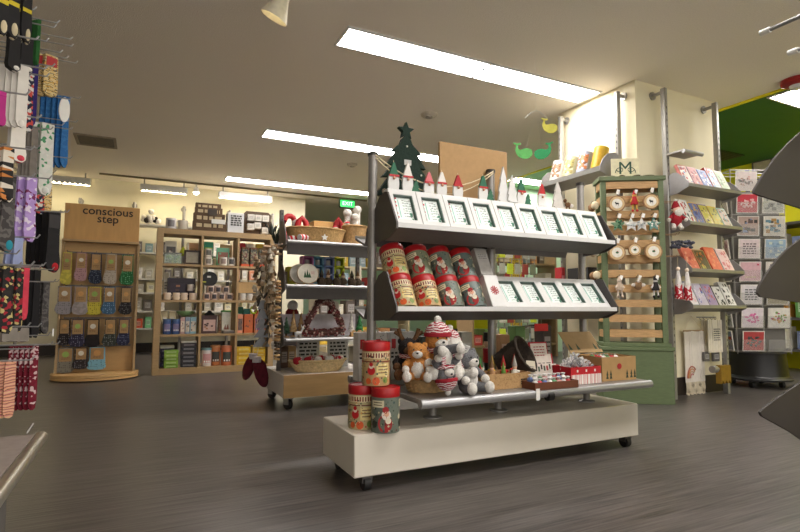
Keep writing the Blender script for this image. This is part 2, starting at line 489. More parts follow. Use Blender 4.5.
# wall shelving with goods
GOODS = [(212, 206, 190), (176, 168, 150), (96, 88, 80), (212, 206, 190), (120, 150, 150), (226, 220, 208), (70, 64, 62), (226, 220, 208), (190, 120, 86), (176, 168, 150), (222, 214, 170)]
SHY = [(1.98, .32), (1.55, .3), (1.15, .3), (.94, .18), (.66, .24), (.40, .22)]
cnt = {}
def good_box(x, y, z, w_, d_, h_, c, label, cat='box', nm='goods_box', group=None, rz=0, lid=False):
    t = thing(nm, label, cat, (x, y, z), rz, group)
    MB().box((0, 0, h_ / 2), (w_, d_, h_), mat(c, .6, var=.05), bev=.004).build('carton', t)
    lab = MB().box((0, -d_ / 2 - .0006, h_ * .5), (w_ * .62, .0012, h_ * .5), mat(tuple(min(255, int(q * .5 + 120)) for q in c), .6))
    lab.lines((0, -d_ / 2 - .0016, h_ * .52), w_ * .5, h_ * .3, 3, INK, seed=int(x * 1000))
    lab.build('printed_label', t)
    return t
for k, xc in enumerate((-.485, .24, .96, 1.68)):
    bay = 'bay behind the sock display' if k == 0 else '%s bay of the back wall' % ['', 'first open', 'second open', 'third open'][k]
    for j, (z, hh) in enumerate(SHY):
        t = thing('wall_shelf', '%s white shelf from the top in the %s' % (ORD[j].capitalize(), bay), 'shelf', (xc, 8.93, z), 0, 'shelves on the back wall')
        MB().box((0, 0, -.012), (.70, .28, .024), mat((206, 202, 192), .5, var=.03)).build('board', t)
        for sx in (-1, 1): MB().prism([(-.14, -.024), (.14, -.024), (.14, -.08)], .012, STEEL, TR(sx * .33, 0, 0, rz=PI / 2)).build('bracket', t)
        if j == 0:
            continue
        n = rng.choice((3, 4, 5)); xx = -.31
        for i in range(n):
            ww = rng.uniform(.08, .13); h_ = rng.uniform(.45, .85) * min(hh, .26)
            c = rng.choice(GOODS)
            if j == 5 and k == 1: c = [(206, 84, 50), (110, 186, 130), (200, 196, 186)][i % 3]
            good_box(xc + xx + ww / 2, 8.93, z, ww, .16, h_, c,
                     'small %s box, %s from the left on the %s shelf of the %s' % (
                     {(212, 206, 190): 'cream', (176, 168, 150): 'beige', (96, 88, 80): 'brown', (190, 120, 86): 'terracotta', (120, 150, 150): 'teal grey', (226, 220, 208): 'white', (70, 64, 62): 'black', (150, 170, 120): 'sage', (190, 80, 60): 'red', (110, 150, 90): 'green', (222, 214, 170): 'pale yellow', (206, 84, 50): 'orange', (110, 186, 130): 'mint', (200, 196, 186): 'pale grey'}[c],
                     ORD[i], ORD[j], bay), group='goods on the back wall shelves')
            xx += ww + rng.uniform(.02, .06)
# white wreath of shells on the top shelf
m = MB()
for i in range(26):
    a = rng.uniform(0, 2 * PI); rr = rng.uniform(.02, .1)
    m.ball((rr * math.cos(a) * 1.3, rng.uniform(-.05, .05), .05 + abs(rng.gauss(0, .06))), rng.uniform(.025, .045), FUR if i % 4 else FURB, seg=8, rings=5)
solo(m, 'decorative_bunch', 'white and dark fluffy bunch on the top wall shelf beside the sock sign', 'decoration', (.13, 8.92, 1.985))
t = thing('exit_sign', 'lit green exit sign hanging under the ceiling beyond the baskets', 'sign', at(347, 204, 'Y', 8.9) + Vector((0, 0, -.06)))
MB().box((0, 0, .06), (.30, .05, .15), mat((60, 70, 60), .5), bev=.006).build('housing', t)
MB().box((.0, -.027, .06), (.27, .006, .12), mat((40, 190, 80), .5, emit=1.4)).build('face', t)
MB().text('EXIT', .10, mat((200, 255, 210), .5, emit=1.2), TR(0, -.032, .06)).build('lettering', t)
zt = CEIL - t.location.z
MB().box((0, 0, (zt + .135) / 2), (.02, .02, zt - .135), STEEL).build('hanger', t)
# ---------------------------------------------------------------- main display stand
GX0, GX1, GY = 1.03, 2.40, 2.35
TILT = math.radians(26)
g = thing('display_stand', 'steel display stand on a white wheeled base, in the middle of the shop floor', 'display stand', (1.62, 2.195, 0))
def L(x, y, z): return (x - 1.62, y - 2.195, z)
BASEW = mat((214, 206, 192), .42, var=.03, scale=6)
MB().box(L(1.6175, 2.197, .145), (1.645, .395, .17), BASEW, bev=.004).build('base', g, 'white painted base box')
for x in (.86, 2.375):
    for y in (2.035, 2.345):
        c = thing('x', 'x', 'x'); bpy.data.objects.remove(c)
        m = MB().cyl(.03, -.014, .014, RUBBER, 20, TR(*L(x, y, .03), ry=PI / 2))
        m.box(L(x, y, .054), (.045, .045, .012), STEELD)
        for s_ in (-1, 1): m.box(L(x + s_ * .02, y, .044), (.004, .04, .028), STEELD)
        m.build('caster', g)
for x in (1.017, 1.735, 2.412):
    m = MB().cyl(.0225, .23, 1.505, STEEL, 20, TR(*L(x, GY, 0)))
    for k in range(2): m.cyl(.026, 1.495 + .006 * k, 1.512, STEELD, 20, TR(*L(x, GY, 0)))
    m.build('post', g)
def plate(y0, y1, front, z=.36):
    m = MB(); xl, xr = 1.06, 2.46
    m.box(L((xl + xr) / 2, (y0 + y1) / 2, z - .010), (xr - xl - .01, abs(y1 - y0), .020), STEEL)
    yb = y0 if front else y1
    m.tube([L(xl, yb, z - .017), L(xr, yb, z - .017)], .020, CHROME if front else STEEL, 16)
    m.build('base_shelf', g)
plate(1.935, 2.325, True); plate(2.375, 2.76, False)
MB().cyl(.022, -.016, .016, BLACK, 16, TR(*L(1.752, 1.928, .330), ry=PI / 2)).build('joint_clip', g)
for x in (1.25, 1.63, 2.23):
    for y in (2.16,):
        MB().lathe([(.045, .231), (.045, .237), (.018, .243), (.018, .325), (.03, .342)], STEEL, 18, TR(*L(x, y, 0))).build('support_foot', g)
TRAYM = mat((104, 100, 98), .45, .3, var=.05)
def tray(zl, yl, back=False):
    "tray with a lip painted lit along X, a short floor falling to the back and a low leaning back plate"
    s = -1 if back else 1
    ct, st = math.cos(TILT), math.sin(TILT)
    def strip(out, m_):
        vs = [L(x, yl + s * a, zl + b) for x in (GX0, GX1) for a, b in out]
        n = len(out); fs = [tuple(range(n)), tuple(range(n, 2 * n))[::-1]]
        for i in range(n): fs.append((i, n + i, n + (i + 1) % n, (i + 1) % n))
        if back: fs = [f[::-1] for f in fs]
        m.add(vs, fs, m_)
    m = MB()
    strip([(-.014, .014), (-.014, -.008), (-.002, -.010), (-.002, .014)], WHITE)
    strip([(-.014, -.008), (.118, -.054), (.118, -.042), (-.002, .0)], TRAYM)  # light from above put into the colours: pale lip, dark underside
    strip([(.118, -.054), (.128, -.054), (.128 + .12 * st, -.042 + .12 * ct), (.118 + .12 * st, -.042 + .12 * ct)], TRAYM)
    m.box(L(1.735, yl + s * .213, zl - .02), (.03, .05, .05), STEELD)
    m.build('shelf_tray', g, 'grey sheet steel tray with a lip painted lit and a floor painted shaded')
    for x in () if back else (GX0, GX1):
        pts = [(-.016, .016), (-.016, -.014), (.06, -.048), (.235, -.058), (.243, .05), (.225, .115), (.18, .160), (.12, .178), (.085, .172), (.04, .10)]
        vs = []
        for dx in (-.004, .004):
            for a, b in pts: vs.append(L(x + dx + (-.006 if x < 1.5 else .006), yl + s * a, zl + b))
        n = len(pts); fs = [tuple(range(n))[::-1], tuple(range(n, 2 * n))]
        for i in range(n): fs.append((i, (i + 1) % n, n + (i + 1) % n, n + i))
        MB().add(vs, fs, PANEL).build('end_panel', g)
tray(1.112, 2.10); tray(.735, 2.10); tray(1.112, 2.60, True); tray(.735, 2.60, True)
MB().box(L(1.715, 2.295, 1.318), (1.30, .05, .006), WHITE).build('ledge', g)

def lean(x, yl, zl, s=1, ang=TILT):
    "frame for something standing in a tray, leaning back"
    return Matrix.Translation((x, yl, zl)) @ Matrix.Rotation(-ang * s, 4, 'X')
# boxed frames
SCRIB = [(34, 92, 74), (200, 40, 50), (60, 60, 62)]
def boxed_frame(w_, h_, kind):
    t = thing('boxed_frame', 'x', 'frame', (0, 0, 0))
    d = .045
    m = MB(); ww, wh = w_ * .70, h_ * .68
    cz = h_ * .52
    a = (w_ - ww) / 2
    for sx in (-1, 1): m.box((sx * (w_ - a) / 2, 0, h_ / 2), (a, d, h_), WHITE)
    lo = cz - wh / 2; hi = h_ - cz - wh / 2
    m.box((0, 0, lo / 2), (ww, d, lo), WHITE)
    m.box((0, 0, h_ - hi / 2), (ww, d, hi), WHITE)
    m.box((0, d / 2 - .003, cz), (ww, .004, wh), WHITE)
    m.build('box', t)
    r = MB(); y = -d / 2 + .006
    for sx in (-1, 1): r.box((sx * (ww / 2 - .002), y + .006, cz), (.004, .02, wh), mat((90, 104, 98), .5) if sx < 0 else mat((92, 118, 108), .5))
    r.box((0, y + .006, cz + wh / 2 - .003), (ww, .02, .005), mat((84, 100, 94), .5))  # shadow along the window edges, put into these dark strips
    r.build('rim_shade', t, 'dark green strips painted for the shade inside the window')
    k = MB(); yb = y + .014
    k.box((0, yb, cz), (ww - .012, .003, wh - .006), mat((222, 230, 226), .4))
    R_ = random.Random(kind)
    f = yb - .0022
    for i in range(7):
        zz = cz + wh * (.34 - .105 * i)
        x = -ww * (.02 if kind != 1 else .1); e = ww * .36
        while x < e:
            l = R_.uniform(.004, .012)
            k.box((x + l / 2, f, zz + R_.uniform(-.003, .003)), (l, .001, R_.choice((.002, .003, .004))), mat(R_.choice([(110, 116, 116), (90, 130, 120), (130, 130, 130), (150, 170, 160)]) if kind != 1 else (50, 50, 52), .6))
            x += l + R_.uniform(.002, .006)
    for i in range(6):
        k.box((-ww * .40 + R_.uniform(0, .008), f, cz + wh * (.42 - .15 * i)), (R_.uniform(.005, .009), .001, R_.uniform(.006, .010)), mat(SCRIB[1] if i % 2 == 0 else SCRIB[1], .6))
    k.box((-ww * .22, f, cz + .002), (.004, .001, wh * .7), mat((120, 190, 176), .6))
    for i in range(9):
        k.box((ww * R_.uniform(.28, .40), f, cz - wh * .44 + R_.random() * wh * .3), (.008, .001, .008), mat((60, 130, 100), .6))
    k.build('card', t)
    return t
fw, fh = .147, .212
protos = [boxed_frame(fw, fh, k) for k in range(3)]
dark = ['', '', '']
used = set()
for row, (zl, n, x0, rn) in enumerate(((1.116, 9, 1.032 + fw / 2, 'top shelf'), (.739, 5, 1.66 + fw / 2, 'lower shelf'))):
    for i in range(n):
        k = (1 if (row == 0 and i == 6) else (i + row) % 2 * 2)
        M_ = lean(x0 + i * (.1505 if row == 0 else .1475), 2.137, zl - .010, 1, TILT if row == 0 else math.radians(38))
        lab = 'white boxed frame with a festive card, %s from the left on the stand %s' % (ORD[i], rn)
        e = M_.to_euler()
        if k not in used:
            used.add(k); o = protos[k]; o.location = M_.to_translation(); o.rotation_euler = e; o['label'] = lab
        else:
            o = dup(protos[k], lab, M_.to_translation(), rot=e)
        o['group'] = 'boxed frames on the display stand'
# tins
TINS = {}
def tin(body, seed, r=.0605, h=.170, banner=False, santa=True):
    key = (body, seed)
    t = thing('gift_tin', 'x', 'tin')
    b = MB(); hb = h * .79
    base = mat(body, .4, var=.05)
    b.lathe([(r * .97, 0), (r * .985, .003), (r * .985, hb)], base, 28)
    R_ = random.Random(seed)
    def decal(th, z, wd, ht, c, dy=0):
        n = max(2, int(wd / .012)); vs = []; fs = []
        rr = r * .985 + .0008 + dy
        for i in range(n + 1):
            a = th - wd / r / 2 + wd / r * i / n
            for zz in (z - ht / 2, z + ht / 2): vs.append((rr * math.sin(a), -rr * math.cos(a), zz))
        for i in range(n): fs.append((2 * i, 2 * i + 2, 2 * i + 3, 2 * i + 1))
        b.add(vs, fs, mat(c, .45), True)
    def disc(th, z, rad, c, dy=.0004, sq=1.0):
        rr = r * .985 + .001 + dy; vs = []
        for i in range(14):
            a = 2 * PI * i / 14; u = rad * math.cos(a) * sq; vv = rad * math.sin(a)
            vs.append((rr * math.sin(th + u / r), -rr * math.cos(th + u / r), z + vv))
        b.add(vs, [tuple(range(14))], mat(c, .45), True)
    for i in range(150):
        th = R_.uniform(-PI, PI); z = R_.uniform(.006, hb - .006)
        disc(th, z, R_.uniform(.0018, .0048), R_.choice([(170, 40, 40), (226, 214, 180), (70, 92, 70), (200, 150, 80), (54, 70, 60)] if banner else [(54, 64, 50), (200, 186, 150), (88, 104, 92), (120, 40, 36), (60, 80, 80)]))
    for q in (-1.9, .25, 2.4):
        if banner:
            decal(q, hb * .88, .13, .024, (226, 208, 168), .0003)
            for i in range(11): decal(q - .95 + i * .19, hb * .88, .006, .018, (120, 44, 34), .0008)
            decal(q, hb * .70, .13, .004, (110, 40, 34), .0008)
            disc(q - .55, hb * .44, .017, (186, 30, 34), .0008); disc(q - .55, hb * .56, .009, (236, 214, 196), .0012)
            disc(q - .55, hb * .62, .008, (180, 26, 32), .0014)
            decal(q + .32, hb * .46, .06, .05, (216, 196, 132), .0006)
            for i in range(3): decal(q + .32, hb * (.56 - .09 * i), .045, .004, (120, 90, 60), .001)
            disc(q - .2, hb * .14, .016, (206, 90, 40), .0008); disc(q + .5, hb * .16, .013, (120, 140, 70), .0008)
            disc(q - .75, hb * .14, .012, (206, 90, 40), .0009)
        else:
            disc(q + .30, hb * .28, .034, (160, 34, 36), .0008, .9)
            disc(q + .38, hb * .52, .019, (232, 220, 206), .0010)
            disc(q + .40, hb * .55, .010, (222, 170, 140), .0014)
            disc(q + .34, hb * .66, .013, (160, 30, 34), .0014)
            disc(q + .52, hb * .36, .012, (226, 214, 190), .0012)
            decal(q - .25 if seed % 2 else q - .1, hb * .82, .058, .026, (222, 212, 180), .0012)
            for i in range(2): decal(q - .25 if seed % 2 else q - .1, hb * (.86 - .07 * i), .04, .003, (90, 70, 50), .0016)
            disc(q - .5, hb * .25, .014, (54, 56, 44), .0009); disc(q - .7, hb * .45, .010, (200, 190, 160), .0009)
    b.build('can', t)
    MB().lathe([(r, hb), (r * 1.01, hb + .002), (r * 1.01, h - .003), (r * .985, h), (r * .95, h), (r * .945, h - .003), (.001, h - .003)], mat((168, 22, 28), .38, var=.04), 32).build('lid', t, 'red lid')
    return t
tp = {'cream': tin((186, 170, 126), 2, banner=True), 'sage': tin((120, 124, 98), 4), 'teal': tin((106, 114, 102), 5), 'grey': tin((94, 106, 102), 6), 'cream2': tin((190, 160, 112), 8, banner=True)}
tuse = set()
def place_tin(k, label, loc, rot=(0, 0, 0), spin=0):
    e = (Matrix.Rotation(rot[0], 4, 'X') @ Matrix.Rotation(spin, 4, 'Z')).to_euler()
    if k not in tuse:
        tuse.add(k); o = tp[k]; o.location = loc; o.rotation_euler = e; o['label'] = label
    else: o = dup(tp[k], label, loc, rot=e)
    o['group'] = 'red lidded gift tins'
    return o
cols = [('cream', 'cream'), ('sage', 'cream2'), ('teal', 'teal'), ('grey', 'grey')]
names = {'cream': 'cream', 'cream2': 'cream and orange', 'sage': 'sage green', 'teal': 'grey green', 'grey': 'blue grey'}
for i, (up, dn) in enumerate(cols):
    x = 1.102 + i * .131
    for lev, k in ((0, dn), (1, up)):
        M_ = Matrix.Translation((x, 2.154, .728)) @ Matrix.Rotation(-math.radians(28), 4, 'X')
        loc = M_ @ Vector((0, 0, .171 * lev + .001))
        place_tin(k, '%s christmas tin with red lid, %s from the left in the %s row' % (names[k], ORD[i], 'upper' if lev else 'lower'), loc, (-math.radians(28), 0, 0), spin=(-.55 if k.startswith('cream') else -1.08) - .04 * i)
for o in (place_tin('cream', 'cream christmas tin with red lid standing at the back of the white base corner', (.880, 2.125, .2305), spin=-.6),
          place_tin('teal', 'grey green christmas tin with red lid at the front corner of the white base', (.942, 2.022, .2305), spin=-1.0),
          place_tin('cream2', 'cream christmas tin with red lid stacked on top of two others at the base corner', (.925, 2.085, .4145), spin=-.45)):
    o.scale = (1.0, 1.0, 1.075)
# white boxes by the tins
M_ = lean(1.615, 2.145, .735); e = M_.to_euler()
t = thing('gift_box', 'white gift box with a red snowflake mark, leaning between the tins and frames', 'box', M_.to_translation(), rot=e)
MB().box((0, 0, .092), (.085, .055, .182), WHITE, bev=.002).build('carton', t)
m = MB()
for k in range(6): m.box((.005, -.028, .095), (.005, .002, .05), RED, TR(.0, 0, .0) @ Matrix.Translation((0, 0, .095)) @ Matrix.Rotation(k * PI / 3, 4, 'Y') @ Matrix.Translation((0, 0, -.095)))
m.build('snowflake_mark', t)
t = thing('gift_box', 'grey white gift box stacked above the snowflake box beside the tins', 'box', M_ @ Vector((-.012, .012, .184)), rot=e)
MB().box((0, 0, .082), (.075, .075, .16), mat((176, 172, 168), .45), bev=.002).build('carton', t)
MB().lines((0, -.0385, .11), .05, .03, 3, GREY, seed=3).build('print', t)
# stock on the rear shelves
for i in range(6):
    t = thing('lidded_jar_box', 'white box with a wood slice lid, %s from the left behind the lower row of frames' % ORD[i], 'box', (1.70 + .118 * i, 2.548, .734), group='wood lidded boxes on the rear shelf')
    MB().box((0, 0, .10), (.105, .078, .17), mat((206, 196, 180), .6), bev=.003).build('carton', t)
    MB().lathe([(.052, .17), (.054, .174), (.054, .187), (.05, .191)], mat((164, 124, 84), .7, var=.15), 20, None, 1, .8).build('lid', t)
for i, (c, lb) in enumerate((((214, 176, 40), 'yellow'), ((190, 40, 50), 'red'), ((120, 70, 120), 'purple'))):
    good_box(1.36 + i * .1, 2.548, .734, .09, .07, .27, c, 'tall %s carton on the rear shelf above the tins' % lb)
# cardboard panel behind
t = thing('cardboard_sheet', 'plain tan cardboard sheet standing above the display stand', 'panel', (1.645, 2.384, 1.125))
MB().box((0, 0, .257), (.452, .02, .514), KRAFT, bev=.003).build('sheet', t)
# felt tree
t = thing('felt_tree', 'dark green felt christmas tree with a star on top of the display stand', 'tree', (1.22, 2.391, 1.06))
half = [(.0, .52), (.028, .50), (.03, .455), (.045, .455), (.085, .345), (.058, .345), (.11, .245), (.075, .245), (.15, .10), (.06, .10), (.05, .0)]
half = [(.0, .505), (.03, .44), (.052, .43), (.04, .40), (.075, .335), (.112, .285), (.07, .29), (.10, .225), (.148, .165), (.10, .175), (.14, .11), (.165, .05), (.04, .06), (.04, .0)]
half = [(.0, .585), (.024, .56), (.034, .535), (.086, .488), (.058, .490), (.114, .412), (.076, .416), (.140, .346), (.098, .352), (.172, .250), (.035, .250), (.035, .0)]
out = half + [(-x, z) for x, z in half[::-1]][:-1]
FELT = mat((26, 44, 36), .95, var=.15, scale=80, bump=.3)
MB().prism(out, .03, FELT).build('felt_body', t)
st = []
for k in range(10):
    rr = .048 if k % 2 == 0 else .021; a = PI / 2 + k * PI / 5
    st.append((rr * math.cos(a), .606 + rr * math.sin(a)))
MB().prism(st, .026, FELT).build('star', t)
for x, z, a in ((.005, .435, .0), (-.01, .345, .0)):
    MB().box((x, -.017, z), (.04, .004, .028), mat((190, 190, 186), .7)).build('tag', t)
m = MB()
for x, z in ((.0, .52), (-.07, .40), (.085, .375), (-.11, .27), (.11, .27), (.03, .30), (-.05, .28)): m.ball((x, -.018, z), .006, FUR, seg=8, rings=5)
m.build('bead', t)
for sx, zz in ((-1, .27), (1, .33)):
    MB().ball((sx * .125, .01, zz), .03, mat((150, 130, 110), .5), seg=12, rings=8).build('bauble', t)
MB().box((0, 0, -.004), (.07, .05, .008), FELT).build('foot', t)
# garland cord
def cord(p0, p1, sag, name, label, r=.0034):
    p0, p1 = Vector(p0), Vector(p1)
    pts = [p0.lerp(p1, i / 14) - p0 * 0 - Vector((0, 0, sag * 4 * (i / 14) * (1 - i / 14))) for i in range(15)]
    c = pts[0].copy()
    return solo(MB().tube([q - c for q in pts], r, TWINE, 6), name, label, 'cord', c)
cord((1.02, 2.325, 1.495), (1.735, 2.322, 1.499), .12, 'twine_cord', 'upper pale twine cord strung from the left post to the middle post')
cord((1.02, 2.323, 1.48), (1.735, 2.322, 1.49), .15, 'twine_cord', 'lower pale twine cord strung from the left post to the middle post')
# gnomes and cut-out trees standing along the top
def gnome(x, z, hat, label, h=.115, beard=WHITE, tree=False, y=2.285, flip=1, wd=.78):
    t = thing('gnome_ornament', label, 'ornament', (x, y, z), group='ornaments along the top shelf')
    MB().prism([(-.034 * wd, h * .50), (.034 * wd, h * .50), (.004, h), (-.004, h)], .014, hat).build('hat', t)
    b = MB().prism([(-.034 * wd, .0), (.034 * wd, .0), (.038 * wd, h * .22), (.034 * wd, h * .50), (-.034 * wd, h * .50), (-.038 * wd, h * .22)], .012, beard)
    b.build('body', t)
    MB().ball((0, -.010, h * .42), .008, mat((222, 170, 140), .6), seg=8, rings=6).build('nose', t)
    MB().box((0, -.009, h * .51), (.070 * wd, .004, .010), RED if hat is not RED else WHITE).build('hat_band', t)
    if tree:
        g_ = mat((44, 100, 74), .7)
        MB().prism([(flip * .02, 0), (flip * .07, 0), (flip * .055, .022), (flip * .065, .022), (flip * .052, .042), (flip * .058, .042), (flip * .046, .062), (flip * .03, .03)], .010, g_, TR(0, -.004, 0)).build('little_tree', t)
    MB().tube([(0, 0, h), (0, .0, h + .012)], .0012, TWINE, 6).build('loop', t)
    return t
GH = mat((44, 104, 78), .7); WH = mat((222, 218, 212), .7, var=.04)
ztop = 1.3215
gnome(1.10, ztop, GH, 'green hatted gnome at the left, nearest the dark tree', .135)
gnome(1.178, ztop, WH, 'white hatted gnome with a green sprig at the left beside the green hatted one', .14, tree=True, flip=1)
gnome(1.30, ztop, mat((206, 110, 116), .7), 'pink hatted gnome hanging in front of the felt tree', .11)
gnome(1.376, ztop, WH, 'white hatted gnome overlapping the pink hatted one', .12)
gnome(1.475, ztop, mat((170, 34, 44), .7), 'red and white hatted gnome in front of the cardboard panel edge', .115)
gnome(1.635, ztop, GH, 'green hatted gnome with a little tree in front of the cardboard panel', .13, tree=True)
gnome(1.895, ztop, GH, 'green hatted gnome with a little tree right of the cardboard panel', .14, tree=True)
gnome(2.045, ztop, RED, 'red hatted gnome on the right part of the top shelf', .13, tree=False)
def cut_tree(x, z, h, w_, label, rz=0, y=2.285, m_=WHITE):
    t = thing('wooden_tree', label, 'ornament', (x, y, z), rz, 'white cut-out trees on the top shelf')
    pts = [(-w_ * .5, 0), (w_ * .5, 0), (w_ * .34, h * .28), (w_ * .42, h * .30), (w_ * .22, h * .62), (w_ * .27, h * .64), (0, h), (-w_ * .27, h * .64), (-w_ * .22, h * .62), (-w_ * .42, h * .30), (-w_ * .34, h * .28)]
    MB().prism(pts, .012, m_).build('cutout', t)
    MB().box((0, 0, .004), (w_ * .9, .04, .008), m_).build('stand', t)
    return t
cut_tree(1.775, ztop + .0005, .20, .075, 'tall white cut-out tree before the cardboard panel, left of the pair', y=2.292)
cut_tree(1.825, ztop + .0005, .155, .07, 'shorter white cut-out tree before the cardboard panel, right of the pair', y=2.278)
cut_tree(2.165, ztop + .0005, .155, .085, 'pale grey cut-out tree near the right end of the top shelf', m_=mat((196, 190, 184), .6))
t = thing('reindeer_ornament', 'small brown and white reindeer ornament near the right end of the top shelf', 'ornament', (2.245, 2.285, ztop + .0005))
MB().ball((0, 0, .028), (.022, .012, .016), FURBR, fuzz=.05).ball((-.022, 0, .05), (.011, .009, .012), FURBR).tube([(-.012, 0, .0), (-.012, 0, .03)], .004, FURBR).tube([(.012, 0, 0), (.012, 0, .03)], .004, FURBR).build('body', t)
MB().ball((.02, -.006, .022), .012, FUR, seg=8, rings=6).build('tail', t)
# ---------------------------------------------------------------- things on the base shelf of the main stand
PZ = .3615
def basket(name, label, loc, r0, r1, h, m_, sx=1.0, sy=1.0, rz=0, rot=None, handle=False, rows=12, rim=True):
    t = thing(name, label, 'basket', loc, rz, rot=rot)
    n = rows
    outer = [(r0 + (r1 - r0) * (k / n) ** .8, h * k / n) for k in range(n + 1)]
    inner = [(max(.004, r - .010), z + .004) for r, z in outer[::-1]]
    MB().lathe(outer + inner[:-1] + [(max(.004, r0 - .012), .008), (.001, .008)], m_, 48, None, sx, sy, weave=1, wamp=.0028).build('woven_body', t)
    if rim:
        pts = [(r1 * sx * math.cos(a) , r1 * sy * math.sin(a), h) for a in [2 * PI * i / 40 for i in range(40)]]
        MB().tube(pts, .008, m_, 8, closed=True).build('rim', t)
    return t
bk = at(424, 390, 'Z', PZ)
basket('wicker_basket', 'oval light wicker basket full of plush animals on the base shelf', (1.215, 2.135, PZ), .095, .122, .08, WICK, 1.05, .8)
def plush(label, loc, rz, fur, belly, hat=None, scarf=None, s=1.0, ears='round', sit=True, rot=None, cat='soft toy', antlers=False):
    t = thing('plush_animal', label, cat, loc, rz, rot=rot, group=None)
    B = MB()
    B.ball((0, 0, .075), (.062, .052, .078), fur, seg=22, rings=14, fuzz=.03)
    B.ball((0, -.022, .07), (.045, .038, .058), belly, seg=18, rings=12, fuzz=.04)
    B.ball((0, -.008, .178), (.062, .055, .055), fur, seg=22, rings=14, fuzz=.03)
    B.ball((0, -.05, .164), (.034, .026, .026), belly, seg=16, rings=10, fuzz=.03)
    for sx in (-1, 1):
        B.tube([(sx * .05, -.005, .118), (sx * .078, -.03, .092), (sx * .074, -.06, .075)], [.022, .021, .02], fur, 12)
        B.ball((sx * .073, -.066, .072), .024, belly, seg=14, rings=9, fuzz=.04)
        B.tube([(sx * .035, -.01, .03), (sx * .056, -.06, .026), (sx * .062, -.1, .026)], [.03, .028, .026], fur, 12)
        B.ball((sx * .064, -.108, .032), (.029, .026, .033), belly, seg=14, rings=9, fuzz=.04)
        B.ball((sx * .045, 0, .215), (.02, .01, .022), fur, seg=12, rings=8)
    B.build('body', t)
    e = MB()
    for sx in (-1, 1): e.ball((sx * .023, -.056, .192), .0056, BLACK, seg=10, rings=7)
    e.build('eye', t)
    MB().ball((0, -.076, .172), (.008, .006, .006), BLACK, seg=10, rings=7).build('nose', t)
    if hat:
        h = MB().lathe([(.064, .20), (.065, .216), (.056, .242), (.036, .262), (.013, .272), (.001, .274)], hat, 24, TR(0, -.006, 0))
        h.lathe([(.064, .196), (.070, .199), (.070, .214), (.064, .217)], mat((150, 26, 40), .9), 24, TR(0, -.006, 0))
        h.build('knit_hat', t)
        MB().ball((0, -.006, .278), .02, FUR, seg=14, rings=9, fuzz=.08).build('pompom', t)
    if scarf:
        c = MB().lathe([(.048, .116), (.060, .122), (.062, .135), (.050, .142)], scarf, 24, TR(0, -.006, 0))
        c.box((.028, -.062, .09), (.03, .012, .075), scarf, TR(rx=-.15), bev=.004)
        c.build('scarf', t)
    if antlers:
        a = MB()
        for sx in (-1, 1):
            a.tube([(sx * .025, 0, .21), (sx * .05, 0, .25), (sx * .06, 0, .29)], [.014, .014, .012], FURBR, 10)
            a.tube([(sx * .05, 0, .25), (sx * .085, 0, .27)], [.013, .011], FURBR, 10)
        a.build('antler', t)
    t.scale = (s, s, s)
    return t
plush('orange and white plush cat in a red knitted hat and scarf, highest in the wicker basket', (1.225, 2.075, .432), -.1, FURO, FUR, KNIT, KNIT, .92)
plush('orange plush cat in a red knitted hat, second highest, at the right of the basket', (1.325, 2.135, .425), .35, FURO, FUR, KNIT, KNIT, .80)
plush('dark plush moose with brown antlers at the back left of the basket', (1.125, 2.165, .42), -.4, FURB, FURBR, None, KNIT, .78, antlers=True)
plush('orange and white plush fox leaning over the left edge of the basket', (1.115, 2.06, .425), -.5, FURO, FUR, None, None, .70)
plush('grey plush cat hanging head first over the basket front in a red patterned hat', (1.195, 1.985, .578), .1, FURG, FUR, KNIT, KNIT, .72, rot=(.12, math.radians(176), 0))
plush('white and orange plush bear with white paws at the right front of the basket', (1.285, 2.035, .43), .2, FUR, FUR, None, KNIT, .76)
plush('grey and white plush cat sitting beside the basket on the shelf edge', (1.352, 2.02, PZ + .003), .15, FURG, FUR, None, None, .82)
t = thing('swing_tag', 'white paper swing tag lying on the plush animals in the basket', 'tag', (1.30, 1.985, .56), rot=(.5, .35, .1))
MB().box((0, 0, 0), (.07, .003, .05), PAPER).build('card', t)
MB().lines((0, -.002, 0), .05, .03, 3, GREY, seed=5).build('print', t)

def ornament_elf(x, y, z, c, label, s=1.0, rz=0, lie=0):
    t = thing('elf_figurine', label, 'figurine', (x, y, z), rz, group=None, rot=(lie, 0, rz))
    MB().lathe([(.001, 0), (.02, .002), (.022, .012), (.014, .035), (.008, .04)], mat(c, .6), 14).build('robe', t)
    MB().ball((0, 0, .048), .012, mat((226, 180, 150), .6), seg=12, rings=8).build('head', t)
    MB().lathe([(.0125, .05), (.013, .055), (.006, .075), (.001, .09)], mat(tuple(min(255, int(q * .8)) for q in c), .6), 12).build('pointed_hat', t)
    a = MB()
    for sx in (-1, 1): a.tube([(sx * .01, 0, .034), (sx * .024, -.01, .03)], .005, mat(c, .6), 8)
    a.build('arm', t)
    t.scale = (s, s, s * 1.35)
    return t
def open_box(name, label, x, y, z, w_, d_, h_, m_, rz=0, floor_z=.004, th=.004, cat='box', mout=None):
    t = thing(name, label, cat, (x, y, z), rz)
    MB().box((0, 0, th / 2), (w_, d_, th), m_).build('bottom', t)
    for sy, nm in ((-1, 'front_panel'), (1, 'rear_panel')): MB().box((0, sy * (d_ - th) / 2, h_ / 2 + th / 2), (w_, th, h_ - th), m_).build(nm, t)
    for sx in (-1, 1): MB().box((sx * (w_ - th) / 2, 0, h_ / 2 + th / 2), (th, d_ - 2 * th, h_ - th), m_).build('side_panel', t)
    return t
KSPECK = prt([(150, 116, 76), (176, 140, 94), (160, 124, 82), (176, 140, 94)], 60, .8, kind='noise')
t = open_box('cardboard_tray', 'speckled kraft cardboard tray of elf figurines beside the plush animals', 1.565, 2.085, PZ, .30, .14, .072, KSPECK)
